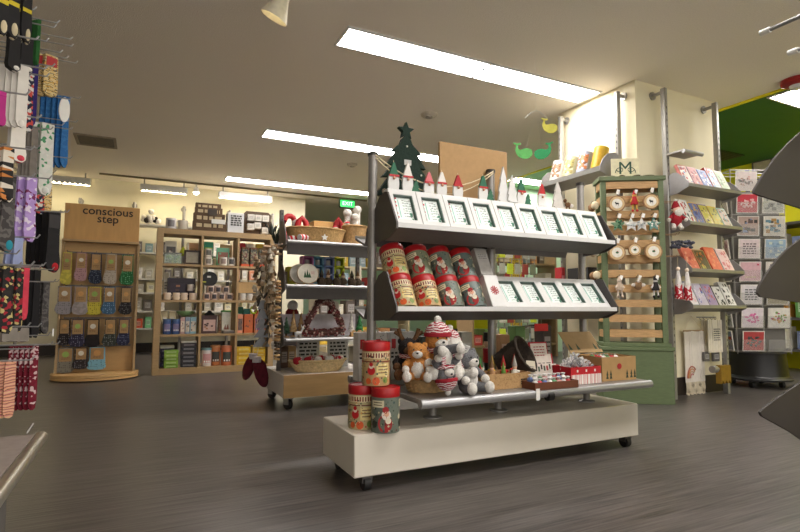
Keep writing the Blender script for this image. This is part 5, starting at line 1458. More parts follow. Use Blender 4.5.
# left face shelf with mugs
t = thing('mug_shelving', 'steel shelving with two shelves on the left face of the cream pillar', 'shelving', (3.655, 3.46, 0))
def LL(x, y, z): return (x - 3.655, y - 3.46, z)
for y in (3.115, 3.795):
    n = MB().box(LL(3.655, y, 1.31), (.045, .035, 2.62), STEELL, bev=.004)
    for k in range(40): n.box(LL(3.6318, y, .3 + k * .055), (.002, .008, .02), STEELD)
    n.build('post', t)
    MB().tube([LL(3.655, y, 2.59), LL(3.73, y, 2.59)], .015, STEELL, 10).build('arm', t)
    MB().cyl(.036, 0, .012, STEELL, 18, TR(*LL(3.727, y, 2.59), ry=PI / 2)).build('flange', t)
for z, d, tilt in ((1.915, .235, True),):
    out = [(0, 0), (0, .016), (.008, .016), (.008, -.026), (-d + .03, -.055), (-d + .03, -.043)]
    vs = [LL(3.415 - a, y, z + b) for y in (3.10, 3.82) for a, b in out]; n = len(out)
    MB().add(vs, [tuple(range(n)), tuple(range(n, 2 * n))[::-1]] + [(i, (i + 1) % n, n + (i + 1) % n, n + i) for i in range(n)], mat((132, 130, 126), .42, .3, var=.04)).build('shelf_tray', t)
    for y in (3.096, 3.824):
        pts = [(3.405, z + .016), (3.405, z - .03), (3.50, z - .065), (3.63, z - .07), (3.63, z + .13), (3.58, z + .15), (3.50, z + .13), (3.44, z + .08)]
        MB().prism([(a - 3.655, b) for a, b in pts], .006, PANELL, TR(0, y - 3.46, 0)).build('end_panel', t)
MB().box(LL(3.52, 3.53, 1.335), (.24, .58, .018), STEELL, bev=.003).tube([LL(3.40, 3.24, 1.33), LL(3.40, 3.82, 1.33)], .018, CHROME, 12).build('flat_shelf', t)
MB().box(LL(3.52, 3.53, .80), (.24, .58, .018), STEELL, bev=.003).build('flat_shelf', t)
for y, c, c2, lb in ((3.185, (196, 160, 40), (196, 160, 40), 'yellow'), (3.355, (150, 156, 178), (176, 110, 66), 'pale blue and orange'), (3.525, (186, 180, 146), (160, 150, 90), 'cream and yellow'), (3.69, (190, 186, 180), (140, 104, 76), 'white and brown')):
    Mx = Matrix.Translation((3.475, y, 1.917)) @ Matrix.Rotation(math.radians(16), 4, 'Y')
    q = thing('gift_mug_tube', '%s gift canister on the upper shelf of the left pillar face' % lb, 'canister', Mx.to_translation(), rot=Mx.to_euler())
    MB().lathe([(.058, 0), (.062, .004), (.062, .205), (.057, .207), (.056, .19), (.001, .19)], mat(c, .35, var=.03), 26).build('body', q)
    m = MB(); vs = []; fs = []
    for i in range(9):
        a = -2.6 + 2.2 * i / 8
        for zz in (.03, .175): vs.append((.0626 * math.sin(a), -.0626 * math.cos(a), zz))
    for i in range(8): fs.append((2 * i, 2 * i + 2, 2 * i + 3, 2 * i + 1))
    m.add(vs, fs, prt([c2, tuple(min(255, v + 30) for v in c), c2, tuple(int(v * .7) for v in c2)], 50, .4) if lb != 'yellow' else mat((190, 150, 40), .4), True)
    m.build('printed_wrap', q)
good_box(3.52, 3.39, .81, .20, .24, .28, (30, 28, 28), 'black box on the low shelf of the left pillar face')
good_box(3.46, 3.64, .81, .05, .08, .30, (170, 30, 36), 'red carton on the low shelf of the left pillar face')

# things hanging at the foot of the pillar
t = thing('wall_hanging', 'long white canvas wall hanging with a small rainbow and a fringe, on the pillar', 'wall hanging', (4.275, 2.955, .38))
def hp(x, y): 
    p_ = at(x, y, 'Y', 2.955); return (p_.x - 4.275, p_.z - .38)
x0, zt = hp(684, 331); x1, _ = hp(703, 333); _, zb = hp(693, 382); _, zf = hp(693, 396)
zf = max(zf, -.376)
m = MB(); n = 12
for i in range(n):
    a = x0 + (x1 - x0) * i / n; b = x0 + (x1 - x0) * (i + 1) / n
    m.box(((a + b) / 2, .004 * math.sin(i * 1.1), (zt + zb) / 2), (b - a + .001, .006, zt - zb), mat((222, 214, 204), .85, var=.04))
m.build('canvas', t)
MB().tube([(x0 - .006, 0, zt), (x1 + .004, 0, zt)], .007, mat((170, 140, 100), .6)).build('rod', t)
MB().tube([(x0, 0, zt), ((x0 + x1) / 2, .02, zt + .13), (x1, 0, zt)], .002, TWINE, 6).build('cord', t)
m = MB()
for k, c in enumerate(((176, 96, 76), (206, 140, 90), (190, 160, 130), (190, 120, 120))):
    r_ = .062 - .013 * k
    m.tube([(-.0 + x0 + .075 + r_ * math.cos(a), -.010, zb + .035 + 1.6 * r_ * math.sin(a)) for a in [PI * q / 12 for q in range(3, 13)]], .0045, mat(c, .8), 6)
m.build('rainbow_embroidery', t)
m = MB()
for i in range(16):
    x = x0 + (x1 - x0) * (i + .5) / 16
    m.tube([(x, 0, zb), (x + .003 * math.sin(i), -.004, (zb + zf) / 2), (x, 0, zf + .006 * math.cos(i * 2))], .0055, mat((216, 204, 180), .9), 6)
m.build('fringe', t)
for i, (xa, xb, ya, yb, lb, yy) in enumerate(((702, 708, 320, 356, 'plain cream tea towel, left behind the printed one', 2.968), (708, 722, 320, 352, 'cream tea towel printed with a black line drawing, hanging under the bookshelf', 2.90))):
    a = at(xa, ya, 'Y', yy); b = at(xb, yb, 'Y', yy)
    t = thing('tea_towel', lb, 'towel', ((a.x + b.x) / 2, yy, a.z))
    wd = b.x - a.x; ln = a.z - b.z; m = MB()
    for k in range(8): m.box((-wd / 2 + wd * (k + .5) / 8, .005 * math.cos(k * 1.3), -ln / 2), (wd / 8 + .001, .008, ln), mat((222, 214, 196), .9, var=.04))
    m.build('cloth', t)
    if i:
        m = MB(); m.lines((.01, -.012, -ln * .45), wd * .5, ln * .4, 6, INK, seed=71, th=.35); m.build('drawing', t)
    MB().tube([(0, 0, 0), (0, .01, .04)], .003, TWINE, 6).build('loop', t)
for i, (xa, xb) in enumerate(((703, 709), (712, 719))):
    a = at(xa, 352, 'Y', 2.93); b = at(xb, 361, 'Y', 2.93)
    good_box((a.x + b.x) / 2, 2.93, b.z, b.x - a.x, .02, a.z - b.z, (96, 92, 90), '%s small grey card below the tea towels' % ['left', 'right'][i], 'card', 'hanging_card')
t = thing('towel_rail', 'steel rail with hooks under the bottom book tray', 'rail', (4.42, 2.90, .665))
MB().tube([(-.12, 0, 0), (.14, 0, 0)], .006, STEEL).build('bar', t)
m = MB()
for k in range(5): m.tube([(-.1 + .05 * k, 0, 0), (-.1 + .05 * k, -.02, -.02), (-.1 + .05 * k, -.03, -.01)], .003, STEEL, 6)
m.build('hook', t)
a = at(723, 365, 'Y', 2.815)
t = thing('brass_hanging', 'mustard notched pendant sign hanging low beside the black tub', 'hanging', (a.x, 2.815, a.z))
MB().prism([(-.06, 0), (.06, 0), (.065, -.03), (.065, -.155), (.045, -.125), (.025, -.155), (.0, -.125), (-.025, -.155), (-.045, -.125), (-.065, -.155), (-.065, -.03)], .05, mat((150, 116, 40), .5, .3, var=.1)).build('pendant', t)
MB().tube([(0, 0, 0), (0, 0, .06)], .005, STEELD).build('stem', t)
MB().cyl(.03, 0, .05, STEEL, 16, TR(-.10, .0, -.03, ry=-PI / 2)).tube([(-.06, 0, -.03), (-.12, 0, -.03)], .012, STEEL).build('knob', t)

# ---------------------------------------------------------------- green crate display
TL, TRr = Vector((3.31, 3.01, 0)), Vector((3.72, 2.745, 0))
ang = math.atan2(TRr.y - TL.y, TRr.x - TL.x)
tw = (TRr - TL).length; td = .17
mid = (TL + TRr) / 2 + Vector((-math.sin(ang), math.cos(ang), 0)) * td / 2
cab = thing('green_cabinet', 'green painted wooden cabinet under the ornament crate display', 'cabinet', (mid.x, mid.y, 0), ang)
MB().box((0, -.005, .205), (tw + .05, td + .03, .41), GREENW, bev=.003).build('body', cab)
MB().box((0, -.005, .425), (tw + .07, td + .05, .03), GREENW, bev=.004).build('top', cab)
cr = thing('crate_display', 'green framed wooden crate tower hung with christmas ornaments, beside the pillar', 'display stand', (mid.x, mid.y, .4415), ang)
CH = 1.33
for sx in (-1, 1):
    for sy in (-1, 1):
        MB().box((sx * (tw / 2 - .022), sy * (td / 2 - .014), CH / 2), (.044, .028, CH), GREENW, bev=.003).build('post', cr)
for z in (.014, CH + .012):
    MB().box((0, 0, z), (tw + .03, td + .03, .028 if z < 1 else .036), GREENW, bev=.003).build('rail', cr, 'green board closing the tower')
for sy in (-1, 1):
    for k in range(11):
        z = .10 + k * .119
        MB().box((0, sy * (td / 2 - .008), z), (tw - .09, .014, .058), PINE).build('slat', cr)
for sx in (-1, 1):
    for k in range(11): MB().box((sx * (tw / 2 - .008), 0, .10 + k * .119), (.014, td - .06, .058), PINE).build('slat', cr)
RT = Matrix.Rotation(ang, 4, 'Z')
def crp(u, z, dy=.0):
    q = RT @ Vector((u, -td / 2 - dy, 0)); return (mid.x + q.x, mid.y + q.y, z)
def hang(name, label, u, z, group='ornaments hung on the crate tower', dy=.05):
    t = thing(name, label, 'ornament', crp(u, z, dy), ang, group)
    MB().tube([(0, dy - .004, .005), (0, .0, .012), (0, -.006, .02)], .0028, STEELD, 6).build('hook', t)
    MB().tube([(0, 0, .012), (0, 0, -.03)], .0014, TWINE, 6).build('loop', t)
    return t
def wood_slice(label, u, z, r, motif, tagc=PAPER):
    t = hang('wood_slice_ornament', label, u, z)
    Mx = TR(0, -.004, -.03 - r, rx=PI / 2)
    MB().cyl(r, -.006, .006, mat((150, 112, 76), .8, var=.2), 26, Mx).build('bark_ring', t)
    MB().cyl(r * .86, .0061, .0085, mat((206, 176, 130), .6), 26, Mx).build('wood_face', t)
    MB().cyl(r * .6, .0086, .0095, mat((226, 222, 212), .6), 24, Mx).build('white_disc', t)
    m = MB()
    if motif == 'animal':
        m.ball((0, -.0148, -.03 - r), (.014, .002, .007), INK, seg=10, rings=6).ball((-.012, -.0148, -.022 - r), (.006, .002, .006), INK, seg=8, rings=6)
        for x in (-.009, .009): m.box((x, -.0148, -.04 - r), (.003, .002, .012), INK)
    else:
        m.ball((0, -.0148, -.03 - r), (.012, .002, .009), mat((60, 96, 60), .6), seg=10, rings=6).ball((.004, -.0152, -.022 - r), (.004, .002, .004), RED, seg=8, rings=6)
    m.build('motif', t)
    MB().box((.01, -.012, -.0), (.022, .002, .038), PAPER, TR(ry=.25)).build('price_tag', t)
    return t
def soft_fig(label, u, z, c, c2, kind='doll', sc=1.0):
    t = hang('hanging_doll' if kind == 'doll' else 'hanging_ornament', label, u, z)
    m = MB(); a = c if not isinstance(c, tuple) else mat(c, .9, var=.2); b = c2 if not isinstance(c2, tuple) else mat(c2, .9, var=.2)
    if kind == 'doll':
        m.lathe([(.001, -.03), (.012, -.032), (.016, -.045), (.03, -.10), (.028, -.105), (.001, -.105)], a, 14).ball((0, 0, -.03), .017, b, seg=12, rings=8)
        for sx in (-1, 1):
            m.tube([(sx * .012, 0, -.055), (sx * .034, -.006, -.085)], .007, b, 8).tube([(sx * .012, 0, -.10), (sx * .016, -.006, -.15)], .007, b, 8).ball((sx * .017, -.01, -.153), .011, a, seg=8, rings=6)
        m.build('figure', t)
        MB().lathe([(.018, -.026), (.010, -.005), (.001, .012)], a, 12).build('cap', t)
    elif kind == 'star':
        m.prism([(.058 * (1 if q % 2 == 0 else .5) * math.cos(q * PI / 5 + PI / 2), -.075 + .058 * (1 if q % 2 == 0 else .42) * math.sin(q * PI / 5 + PI / 2)) for q in range(10)], .012, a)
        m.build('star', t)
        k = MB(); R_ = random.Random(int(u * 999))
        for q in range(10): k.ball((R_.uniform(-.03, .03), -.006, -.07 + R_.uniform(-.03, .03)), .008, b, seg=8, rings=5)
        k.build('sprig', t)
    else:
        m.ball((0, 0, -.065), (.032, .016, .036), a, fuzz=.08).build('body', t)
        k = MB()
        for sx in (-1, 1): k.ball((sx * .034, -.004, -.062), (.022, .006, .014), b, seg=10, rings=6)
        k.ball((0, -.008, -.032), .013, b, seg=10, rings=7).build('wing', t)
    MB().box((.012, -.01, -.0), (.022, .002, .034), PAPER, TR(ry=.3)).build('price_tag', t)
    return t
Zr = [1.665, 1.475, 1.245, 1.00]
wood_slice('wood slice ornament with a black moose, top left of the crate tower', -.135, 1.665, .066, 'animal')
soft_fig('soldier doll in red and yellow between the two top wood slices', .0, 1.665, (170, 40, 44), (206, 170, 80), 'doll', 1)
wood_slice('wood slice ornament with a black bear, top right of the crate tower', .125, 1.675, .062, 'animal')
for i, (u, c, c2, lb) in enumerate(((-.13, (110, 140, 110), (60, 110, 80), 'green leafed'), (-.03, (226, 224, 220), (200, 206, 206), 'white'), (.05, (216, 212, 206), (190, 196, 196), 'silver'), (.14, (110, 150, 140), (216, 216, 210), 'pale teal'))):
    soft_fig('%s star ornament, %s from the left in the second row of the crate tower' % (lb, ORD[i]), u, 1.475, c, c2, 'star')
wood_slice('tall oval wood slice ornament with a bird, third row left of the crate tower', -.145, 1.275, .066, 'bird')
wood_slice('wood slice ornament with red berries, third row middle of the crate tower', -.01, 1.28, .05, 'bird')
wood_slice('large wood slice ornament with a green bird, third row right of the crate tower', .13, 1.285, .068, 'bird')
soft_fig('beige and red scarfed doll, bottom row left of the crate tower', -.13, .985, (190, 170, 150), (206, 190, 176), 'doll')
soft_fig('brown angel ornament, bottom row middle of the crate tower', .01, .985, (130, 100, 70), (210, 200, 190), 'angel')
soft_fig('black and white doll with a red striped scarf, bottom row right of the crate tower', .14, .985, (34, 30, 32), (216, 210, 206), 'doll')
# small repeats on the tower's left side
LD = Vector((math.cos(ang), math.sin(ang), 0))
for i in range(9):
    z = 1.62 - .19 * (i // 2) ; v_ = -.05 if i % 2 else .06
    q = Vector((mid.x, mid.y, 0)) - LD * (tw / 2 + .035) + Vector((-math.sin(ang), math.cos(ang), 0)) * v_
    t = thing('hanging_ornament', 'small %s ornament on the narrow left side of the crate tower, %s from the top' % (['brown', 'cream', 'white'][i % 3], ORD[i]), 'ornament', (q.x, q.y, z), ang, 'ornaments on the left side of the crate tower')
    MB().ball((0, 0, -.045), (.03, .022, .034), mat([(136, 100, 66), (206, 190, 160), (220, 216, 206)][i % 3], .8, var=.2), seg=12, rings=8, fuzz=.1).build('body', t)
    MB().tube([(0, 0, -.01), (0, 0, .01), (.025, 0, .012)], .002, STEELD, 6).build('hook', t)
# right side rods with santa, garland, red dress dolls
for i, (z, lb) in enumerate(((1.60, 'top'), (1.335, 'middle'), (1.16, 'lower'))):
    q = Vector((mid.x, mid.y, 0)) + LD * (tw / 2)
    t = thing('display_rod', '%s pair of thin rods sticking out of the right side of the crate tower' % lb, 'rod', (q.x, q.y, z), ang)
    for v_ in (-.04, .02): MB().tube([(-.004, v_, 0), (.12, v_, 0), (.125, v_, .014)], .003, mat((150, 120, 90), .5), 6).build('rod', t)
q = Vector((mid.x, mid.y, 0)) + LD * (tw / 2 + .10) + Vector((math.sin(ang), -math.cos(ang), 0)) * .05
t = thing('santa_doll', 'plush red and white santa doll hanging at the right side of the crate tower', 'soft toy', (q.x, q.y, 1.40), ang)
m = MB().ball((0, 0, .055), (.045, .038, .06), mat((150, 20, 34), .9, var=.2), fuzz=.04).ball((0.005, -.01, .125), (.032, .03, .032), mat((230, 196, 176), .8)).ball((.01, -.028, .105), (.03, .02, .035), FUR, fuzz=.06)
for sx in (-1, 1): m.tube([(sx * .03, 0, .08), (sx * .06, -.02, .05)], .015, mat((150, 20, 34), .9, var=.2), 10).ball((sx * .064, -.024, .045), .016, FUR).tube([(sx * .02, 0, .02), (sx * .03, -.03, -.03)], .017, FUR, 10)
m.build('body', t)
MB().lathe([(.034, .14), (.026, .17), (.012, .20), (.001, .205)], mat((150, 20, 34), .9), 16).ball((0.0, 0, .205), .014, FUR).build('hat', t)
q2 = q + LD * .03
t = thing('dark_bow_garland', 'dark blue grey tinsel bow below the santa doll', 'garland', (q2.x, q2.y, 1.245), ang)
m = MB(); R_ = random.Random(2)
for k in range(34): m.ball((R_.uniform(-.09, .09), R_.uniform(-.02, .02), R_.uniform(-.02, .03)), (.018, .008, .012), mat(R_.choice([(60, 62, 78), (90, 92, 106), (44, 46, 60)]), .5), seg=7, rings=5)
m.build('tinsel', t)
for i, (dx, z, lb) in enumerate(((.0, 1.06, 'left'), (.068, 1.05, 'right'))):
    q3 = q + LD * dx
    t = thing('paper_doll', 'white and red checked dress ornament, %s of two at the right side of the crate tower' % lb, 'ornament', (q3.x, q3.y, z), ang)
    MB().lathe([(.010, -.02), (.022, -.10), (.026, -.13), (.02, -.14)], mat((222, 216, 212), .8), 14).build('bodice', t)
    MB().lathe([(.026, -.13), (.033, -.24), (.031, -.245), (.001, -.23)], prt([(180, 30, 46), (222, 210, 208), (170, 24, 40)], 70, .8), 14).build('skirt', t)
    MB().ball((0, 0, -.005), .016, mat((226, 206, 190), .8), seg=10, rings=7).build('head', t)
    MB().tube([(0, 0, .01), (0, 0, .09)], .0015, TWINE, 6).build('cord', t)
# monogram card on top
t = thing('monogram_sign', 'cream card with a swirling green letter M standing on the crate tower', 'sign', crp(-.02, .4415 + CH + .031, -.09), ang)
MB().box((0, 0, .085), (.22, .012, .17), mat((222, 214, 180), .6)).build('board', t)
m = MB().text('M', .15, mat((44, 78, 60), .6), TR(0, -.0072, .085) @ Matrix.Shear('XZ', 4, (.25, 0)) if False else TR(0, -.0072, .085), .0008, 0)
for sx in (-1, 1): m.tube([(sx * .05 + .03 * math.cos(a) * sx, -.008, .05 + .03 * math.sin(a) + a * .008) for a in [k * .5 for k in range(12)]], .003, mat((44, 78, 60), .6), 6)
m.build('letter', t)
for i in range(4):
    c = crp(-.16 + .1 * i, .4415 + CH + .031, -.03)
    t = thing('wire_hook', 'flat brown metal ornament lying on top of the crate tower, %s from the left' % ORD[i], 'ornament', c, ang + i)
    MB().lathe([(.001, 0), (.035, 0), (.04, .006), (.03, .012), (.001, .010)], mat((96, 84, 50), .5, .3), 14, None, 1.3, .6).build('leaf', t)

# ---------------------------------------------------------------- card rack
ra = math.radians(-26.5)
RC = EYE + ray(753, 300) * 5.12; RC = Vector((RC.x, RC.y, 0))
rk = thing('card_rack', 'rotating wire greeting card rack on a black tapered base with casters, right of the pillar', 'card rack', (RC.x, RC.y, 0), ra)
MB().lathe([(.235, .06), (.265, .085), (.275, .10), (.262, .11), (.245, .30), (.25, .325), (.001, .325)], mat((24, 23, 24), .35, var=.1), 36).build('tub_base', rk)
MB().lathe([(.29, .07), (.295, .085), (.275, .098)], mat((40, 40, 40), .4), 36).build('bumper', rk)
for k in range(4):
    a = PI / 4 + k * PI / 2
    MB().cyl(.03, -.012, .012, RUBBER, 16, TR(.2 * math.cos(a), .2 * math.sin(a), .03, ry=PI / 2)).box((.2 * math.cos(a), .2 * math.sin(a), .055), (.03, .03, .02), STEELD).build('caster', rk)
MB().cyl(.02, .325, 2.12, STEELD, 14).build('pole', rk)
RW, RD, RZ0, RP = .255, .13, .345, .219
nrow = 8
m = MB()
for sx in (-1, 0, 1):
    for sy in (-1, 1): m.tube([(sx * RW, sy * RD, RZ0 - .03), (sx * RW, sy * RD, RZ0 + RP * nrow + .0)], .004, STEEL, 6)
for r_ in range(nrow + 1):
    z = RZ0 + RP * r_ - .012
    m.tube([(-RW, -RD, z), (RW, -RD, z), (RW, RD, z), (-RW, RD, z)], .004, STEEL, 6, closed=True)
    m.tube([(-RW, 0, z), (RW, 0, z)], .004, STEEL, 6)
m.build('wire_frame', rk)
MB().box((0, 0, RZ0 + RP * (nrow - 1) / 2), (RW * 2 - .03, .16, RP * (nrow - 1)), mat((110, 106, 102), .6, var=.06)).build('core_panel', rk, 'grey core panel')
pk = glass((206, 204, 200), .16)
CARDS = {  # (col,row from the top): colours, name
 (0, 0): ([(214, 200, 196), (150, 110, 96), (206, 160, 150), (60, 50, 50)], 'square card with a brown dog photo'),
 (0, 1): ([(190, 36, 56), (226, 190, 190), (214, 160, 160)], 'red card with a pink pig'),
 (0, 2): ([(176, 150, 140), (50, 44, 44), (110, 130, 170), (90, 70, 66)], 'brown card with two dark figures'),
 (0, 3): ([(222, 204, 206), (90, 70, 80), (170, 60, 80)], 'white card with dark hand lettering'),
 (0, 4): ([(214, 170, 180), (190, 60, 90), (206, 190, 160)], 'plain pink card'),
 (0, 5): ([(222, 216, 220), (90, 90, 96), (120, 120, 126)], 'white card with grey lines of text'),
 (0, 6): ([(226, 214, 222), (206, 90, 150), (214, 120, 170)], 'white card with a pink blossom tree'),
 (0, 7): ([(176, 60, 60), (70, 66, 66), (90, 86, 86), (60, 56, 60)], 'red framed card with a dark animal'),
 (1, 1): ([(170, 170, 160), (120, 120, 116), (100, 96, 90)], 'grey map card'),
 (1, 2): ([(206, 200, 190), (80, 74, 70), (90, 130, 150), (170, 130, 70)], 'photo collage card'),
 (1, 3): ([(150, 176, 200), (120, 150, 180), (200, 210, 200)], 'pale blue map card'),
 (1, 4): ([(222, 212, 206), (190, 50, 60), (90, 80, 80)], 'white card with a red flower'),
 (1, 5): ([(150, 140, 110), (110, 110, 70), (90, 80, 70)], 'olive photo card'),
 (1, 6): ([(226, 222, 214), (190, 140, 70), (120, 150, 80), (170, 60, 110)], 'white card with two orange animals')}
def card(u, side, r_, cols, label, tilt=.10, wd=.205, ht=.188):
    z = RZ0 + RP * (nrow - 1 - r_)
    if side == 'front': loc = Vector((u, -RD - .004, z)); rz = 0
    else: loc = Vector((-RW - .004, u, z)); rz = -PI / 2
    R4 = Matrix.Rotation(ra, 4, 'Z')
    W = Matrix.Translation(RC) @ R4 @ Matrix.Translation(loc) @ Matrix.Rotation(rz, 4, 'Z') @ Matrix.Rotation(tilt, 4, 'X')
    W = W @ Matrix.Translation((0, -.022, 0))
    t = thing('greeting_card', label, 'card', W.to_translation(), rot=W.to_euler(), group='greeting cards in the wire rack')
    MB().box((0, 0, ht / 2), (wd, .006, ht), mat((226, 220, 214), .5)).build('card_stock', t)
    m = MB().box((0, -.0034, ht / 2), (wd * .93, .0008, ht * .93), mat(cols[0], .45))
    R_ = random.Random(int(u * 1000) + r_ * 31)
    if 'lettering' in label or 'text' in label:
        m.lines((0, -.0045, ht * .5), wd * .62, ht * .6, 5, mat(cols[1], .5), seed=r_, th=.5)
    elif 'tree' in label or 'pig' in label or 'animal' in label or 'dog' in label:
        for k in range(26):
            a = R_.uniform(0, 2 * PI); rr = R_.random() ** .5
            m.ball((rr * math.cos(a) * wd * .33, -.0045, ht * .52 + rr * math.sin(a) * ht * .27), (wd * R_.uniform(.03, .08), .001, ht * R_.uniform(.03, .07)), mat(R_.choice(cols[1:]), .5), seg=8, rings=4)
    elif 'plain' in label:
        m.lines((0, -.0045, ht * .22), wd * .5, ht * .14, 1, mat(cols[2], .5), seed=3, th=.5)
        m.box((wd * .34, -.0045, ht * .85), (.02, .0008, .014), mat(cols[1], .5))
    else:
        for k in range(16): m.box((R_.uniform(-.36, .36) * wd, -.0045 - .0002 * k / 16, R_.uniform(.14, .86) * ht), (wd * R_.uniform(.08, .24), .0006, ht * R_.uniform(.06, .2)), mat(R_.choice(cols[1:]), .5))
    m.build('printed_face', t)
    return t
R4 = Matrix.Rotation(ra, 4, 'Z')
pm = MB()
def pocket(u, side, r_):
    z = RZ0 + RP * (nrow - 1 - r_)
    o = MB()
    Mx = (TR(u, -RD - .004, z) if side == 'front' else TR(-RW - .004, u, z, rz=-PI / 2)) @ TR(rx=.10)
    o.box((0, -.034, .055), (.222, .002, .11), pk, Mx)
    o.box((0, -.018, -.003), (.222, .034, .003), pk, Mx)
    o.build('pocket', rk, 'clear plastic card pocket')
for (c, r_), (cols, nm) in CARDS.items():
    u = -.125 + .25 * c
    card(u, 'front', r_, cols, '%s, %s row of the %s column of the card rack front' % (nm, ORD[r_], ['left', 'right'][c]))
for c in range(2):
    for r_ in range(c, nrow): pocket(-.125 + .25 * c, 'front', r_)
SC_ = [([(150, 130, 116), (96, 86, 80)], 'brown'), ([(176, 166, 160), (120, 110, 106)], 'grey'), ([(150, 140, 136), (110, 100, 96)], 'taupe'), ([(206, 170, 176), (160, 120, 130)], 'rose'), ([(126, 120, 120), (90, 86, 86)], 'dark grey'), ([(170, 160, 160), (130, 120, 124)], 'pale grey'), ([(170, 176, 180), (120, 126, 130)], 'silver'), ([(110, 120, 150), (170, 60, 50), (60, 70, 60)], 'blue and red')]
for r_ in range(1, nrow):
    cols, nm = SC_[r_]
    card(-.02, 'side', r_, cols, '%s card seen edge-on on the left side of the card rack, %s row' % (nm, ORD[r_]))
    pocket(-.02, 'side', r_)
# shelving at the right wall
t = thing('wall_shelving', 'dark grey shelving of toys and boxes against the yellow right wall', 'shelving', (7.12, 4.2, 0))
for k, z in enumerate((.25, .62, 1.0, 1.38, 1.76)): MB().box((0, 0, z), (.40, 2.4, .03), mat((70, 66, 62), .5)).build('shelf', t)
for y in (-1.2, -.4, .4, 1.2): MB().box((0, y, .92), (.40, .03, 1.84), mat((64, 60, 58), .5)).build('upright', t)
TC = [((190, 130, 50), 'orange'), ((90, 140, 70), 'green'), ((170, 60, 60), 'red'), ((60, 56, 60), 'black'), ((196, 190, 170), 'cream'), ((110, 120, 150), 'blue grey')]
for k, z in enumerate((.266, .636, 1.016, 1.396)):
    for i in range(9):
        c, cn = TC[(i * 5 + k * 2) % 6]
        h_ = .16 + .05 * ((i * 7 + k) % 3)
        good_box(7.08, 3.15 + .25 * i + (.04 if i > 2 else 0) - (.0 if i < 6 else -.04), z, .17, .16, h_, c, '%s toy box, %s from the near end on the %s shelf by the yellow wall' % (cn, ORD[i], ['lowest', 'second', 'third', 'top'][k]), group='toy boxes by the yellow wall', rz=-PI / 2)
t = thing('wall_sign_strip', 'column of small framed pictures on the yellow right wall', 'pictures', (7.335, 3.9, 1.45))
for k in range(4):
    MB().box((0, .05, .45 + .24 * k), (.02, .26, .18), mat((90, 84, 76), .5)).build('frame', t)
    MB().box((-.012, .05, .45 + .24 * k), (.004, .21, .13), mat((196, 184, 150), .5)).build('picture', t)
# ---------------------------------------------------------------- sock rack on the left
XB, XT = -.78, -.30
sr = thing('sock_rack', 'tall grey gondola rack with long hooks full of socks at the left edge', 'display rack', (-.80, 1.9, 0))
def S_(x, y, z): return (x + .80, y - 1.9, z)
MB().box(S_(XB - .02, 2.15, 1.2), (.03, 2.3, 2.4), mat((120, 116, 110), .6)).build('back_panel', sr)
for y in (1.02, 2.15, 3.28): MB().box(S_(XB - .02, y, 1.2), (.05, .045, 2.4), STEELD).build('post', sr)
MB().box(S_(-.535, 1.53, .293), (.46, 1.37, .018), mat((150, 138, 130), .5, .1)).build('base_shelf', sr, 'flat grey base shelf')
MB().tube([S_(-.288, .85, .288), S_(-.288, 2.225, .288)], .0205, mat((176, 170, 156), .3, .8), 20).build('front_tube', sr, 'round bright steel front edge')
MB().box(S_(-.56, 1.53, .13), (.38, 1.33, .26), mat((90, 86, 82), .6)).build('plinth', sr)
MB().tube([S_(-.33, 2.225, .305), S_(-.315, 2.24, .335)], .003, STEEL, 6).build('wire_tip', sr)
PK = MB()
def prong(y, z, tip, droop=.0, parent=sr, r=.0026):
    m = MB().tube([S_(XB, y, z), S_(tip - .03, y, z - droop), S_(tip - .008, y, z - droop), S_(tip, y, z - droop + .012)], r, CHROME, 6)
    return m.build('hook', parent)
BLK = mat((26, 24, 26), .9, var=.2)
def sock_pat(k):
    return {
     'black': BLK,
     'navyprint': prt([(30, 32, 54), (34, 36, 60), (30, 32, 54), (190, 70, 60), (200, 196, 190)], 90, .9),
     'white': mat((222, 216, 208), .9, var=.05),
     'magenta': mat((170, 40, 120), .9, var=.1),
     'green': mat((36, 92, 40), .9, var=.2),
     'purple': mat((50, 36, 110), .9, var=.2),
     'mustard': prt([(214, 190, 140), (206, 160, 70), (40, 34, 34), (214, 196, 150), (210, 180, 120)], 34, .9, stretch=(1, 1, 3), kind='noise'),
     'blue': prt([(36, 96, 156), (52, 112, 170), (40, 100, 160)], 30, .9, kind='noise'),
     'grey': mat((132, 124, 116), .9, var=.15),
     'greydark': prt([(70, 66, 66), (96, 92, 90), (60, 56, 56)], 30, .9, kind='noise'),
     'packwhite': prt([(206, 206, 198), (214, 214, 206), (200, 204, 196), (210, 208, 200), (206, 206, 198), (214, 212, 206), (204, 202, 196), (210, 210, 204), (208, 206, 198), (60, 140, 90)], 80, .6),
     'oranges': prt([(36, 32, 32), (36, 32, 32), (190, 120, 60), (214, 204, 190)], 50, .9, stretch=(.4, .4, 1.6)),
     'lilac': prt([(176, 146, 206), (180, 150, 210), (172, 140, 202), (186, 156, 214), (176, 146, 206), (120, 40, 90), (222, 210, 226), (178, 148, 208), (172, 142, 204)], 90, .9),
     'teal': mat((30, 130, 150), .9),
     'pale': mat((150, 160, 200), .9, var=.1),
     'fruit': prt([(30, 27, 28), (30, 27, 28), (40, 36, 34), (30, 27, 28), (26, 24, 24), (186, 170, 110), (150, 30, 44), (34, 30, 30)], 110, .9),
     'coral': mat((206, 60, 80), .9, var=.15),
     'snow': prt([(112, 16, 38), (120, 20, 42), (106, 14, 34), (116, 18, 40), (110, 16, 36), (206, 180, 180)], 110, .95),
     'stripe': prt([(222, 160, 130), (40, 36, 40), (214, 150, 110), (190, 90, 120), (222, 176, 140)], 16, .9, kind='wave', noise=5),
     'creamheel': mat((196, 182, 150), .9),
     'redheel': mat((176, 20, 34), .9)}[k]
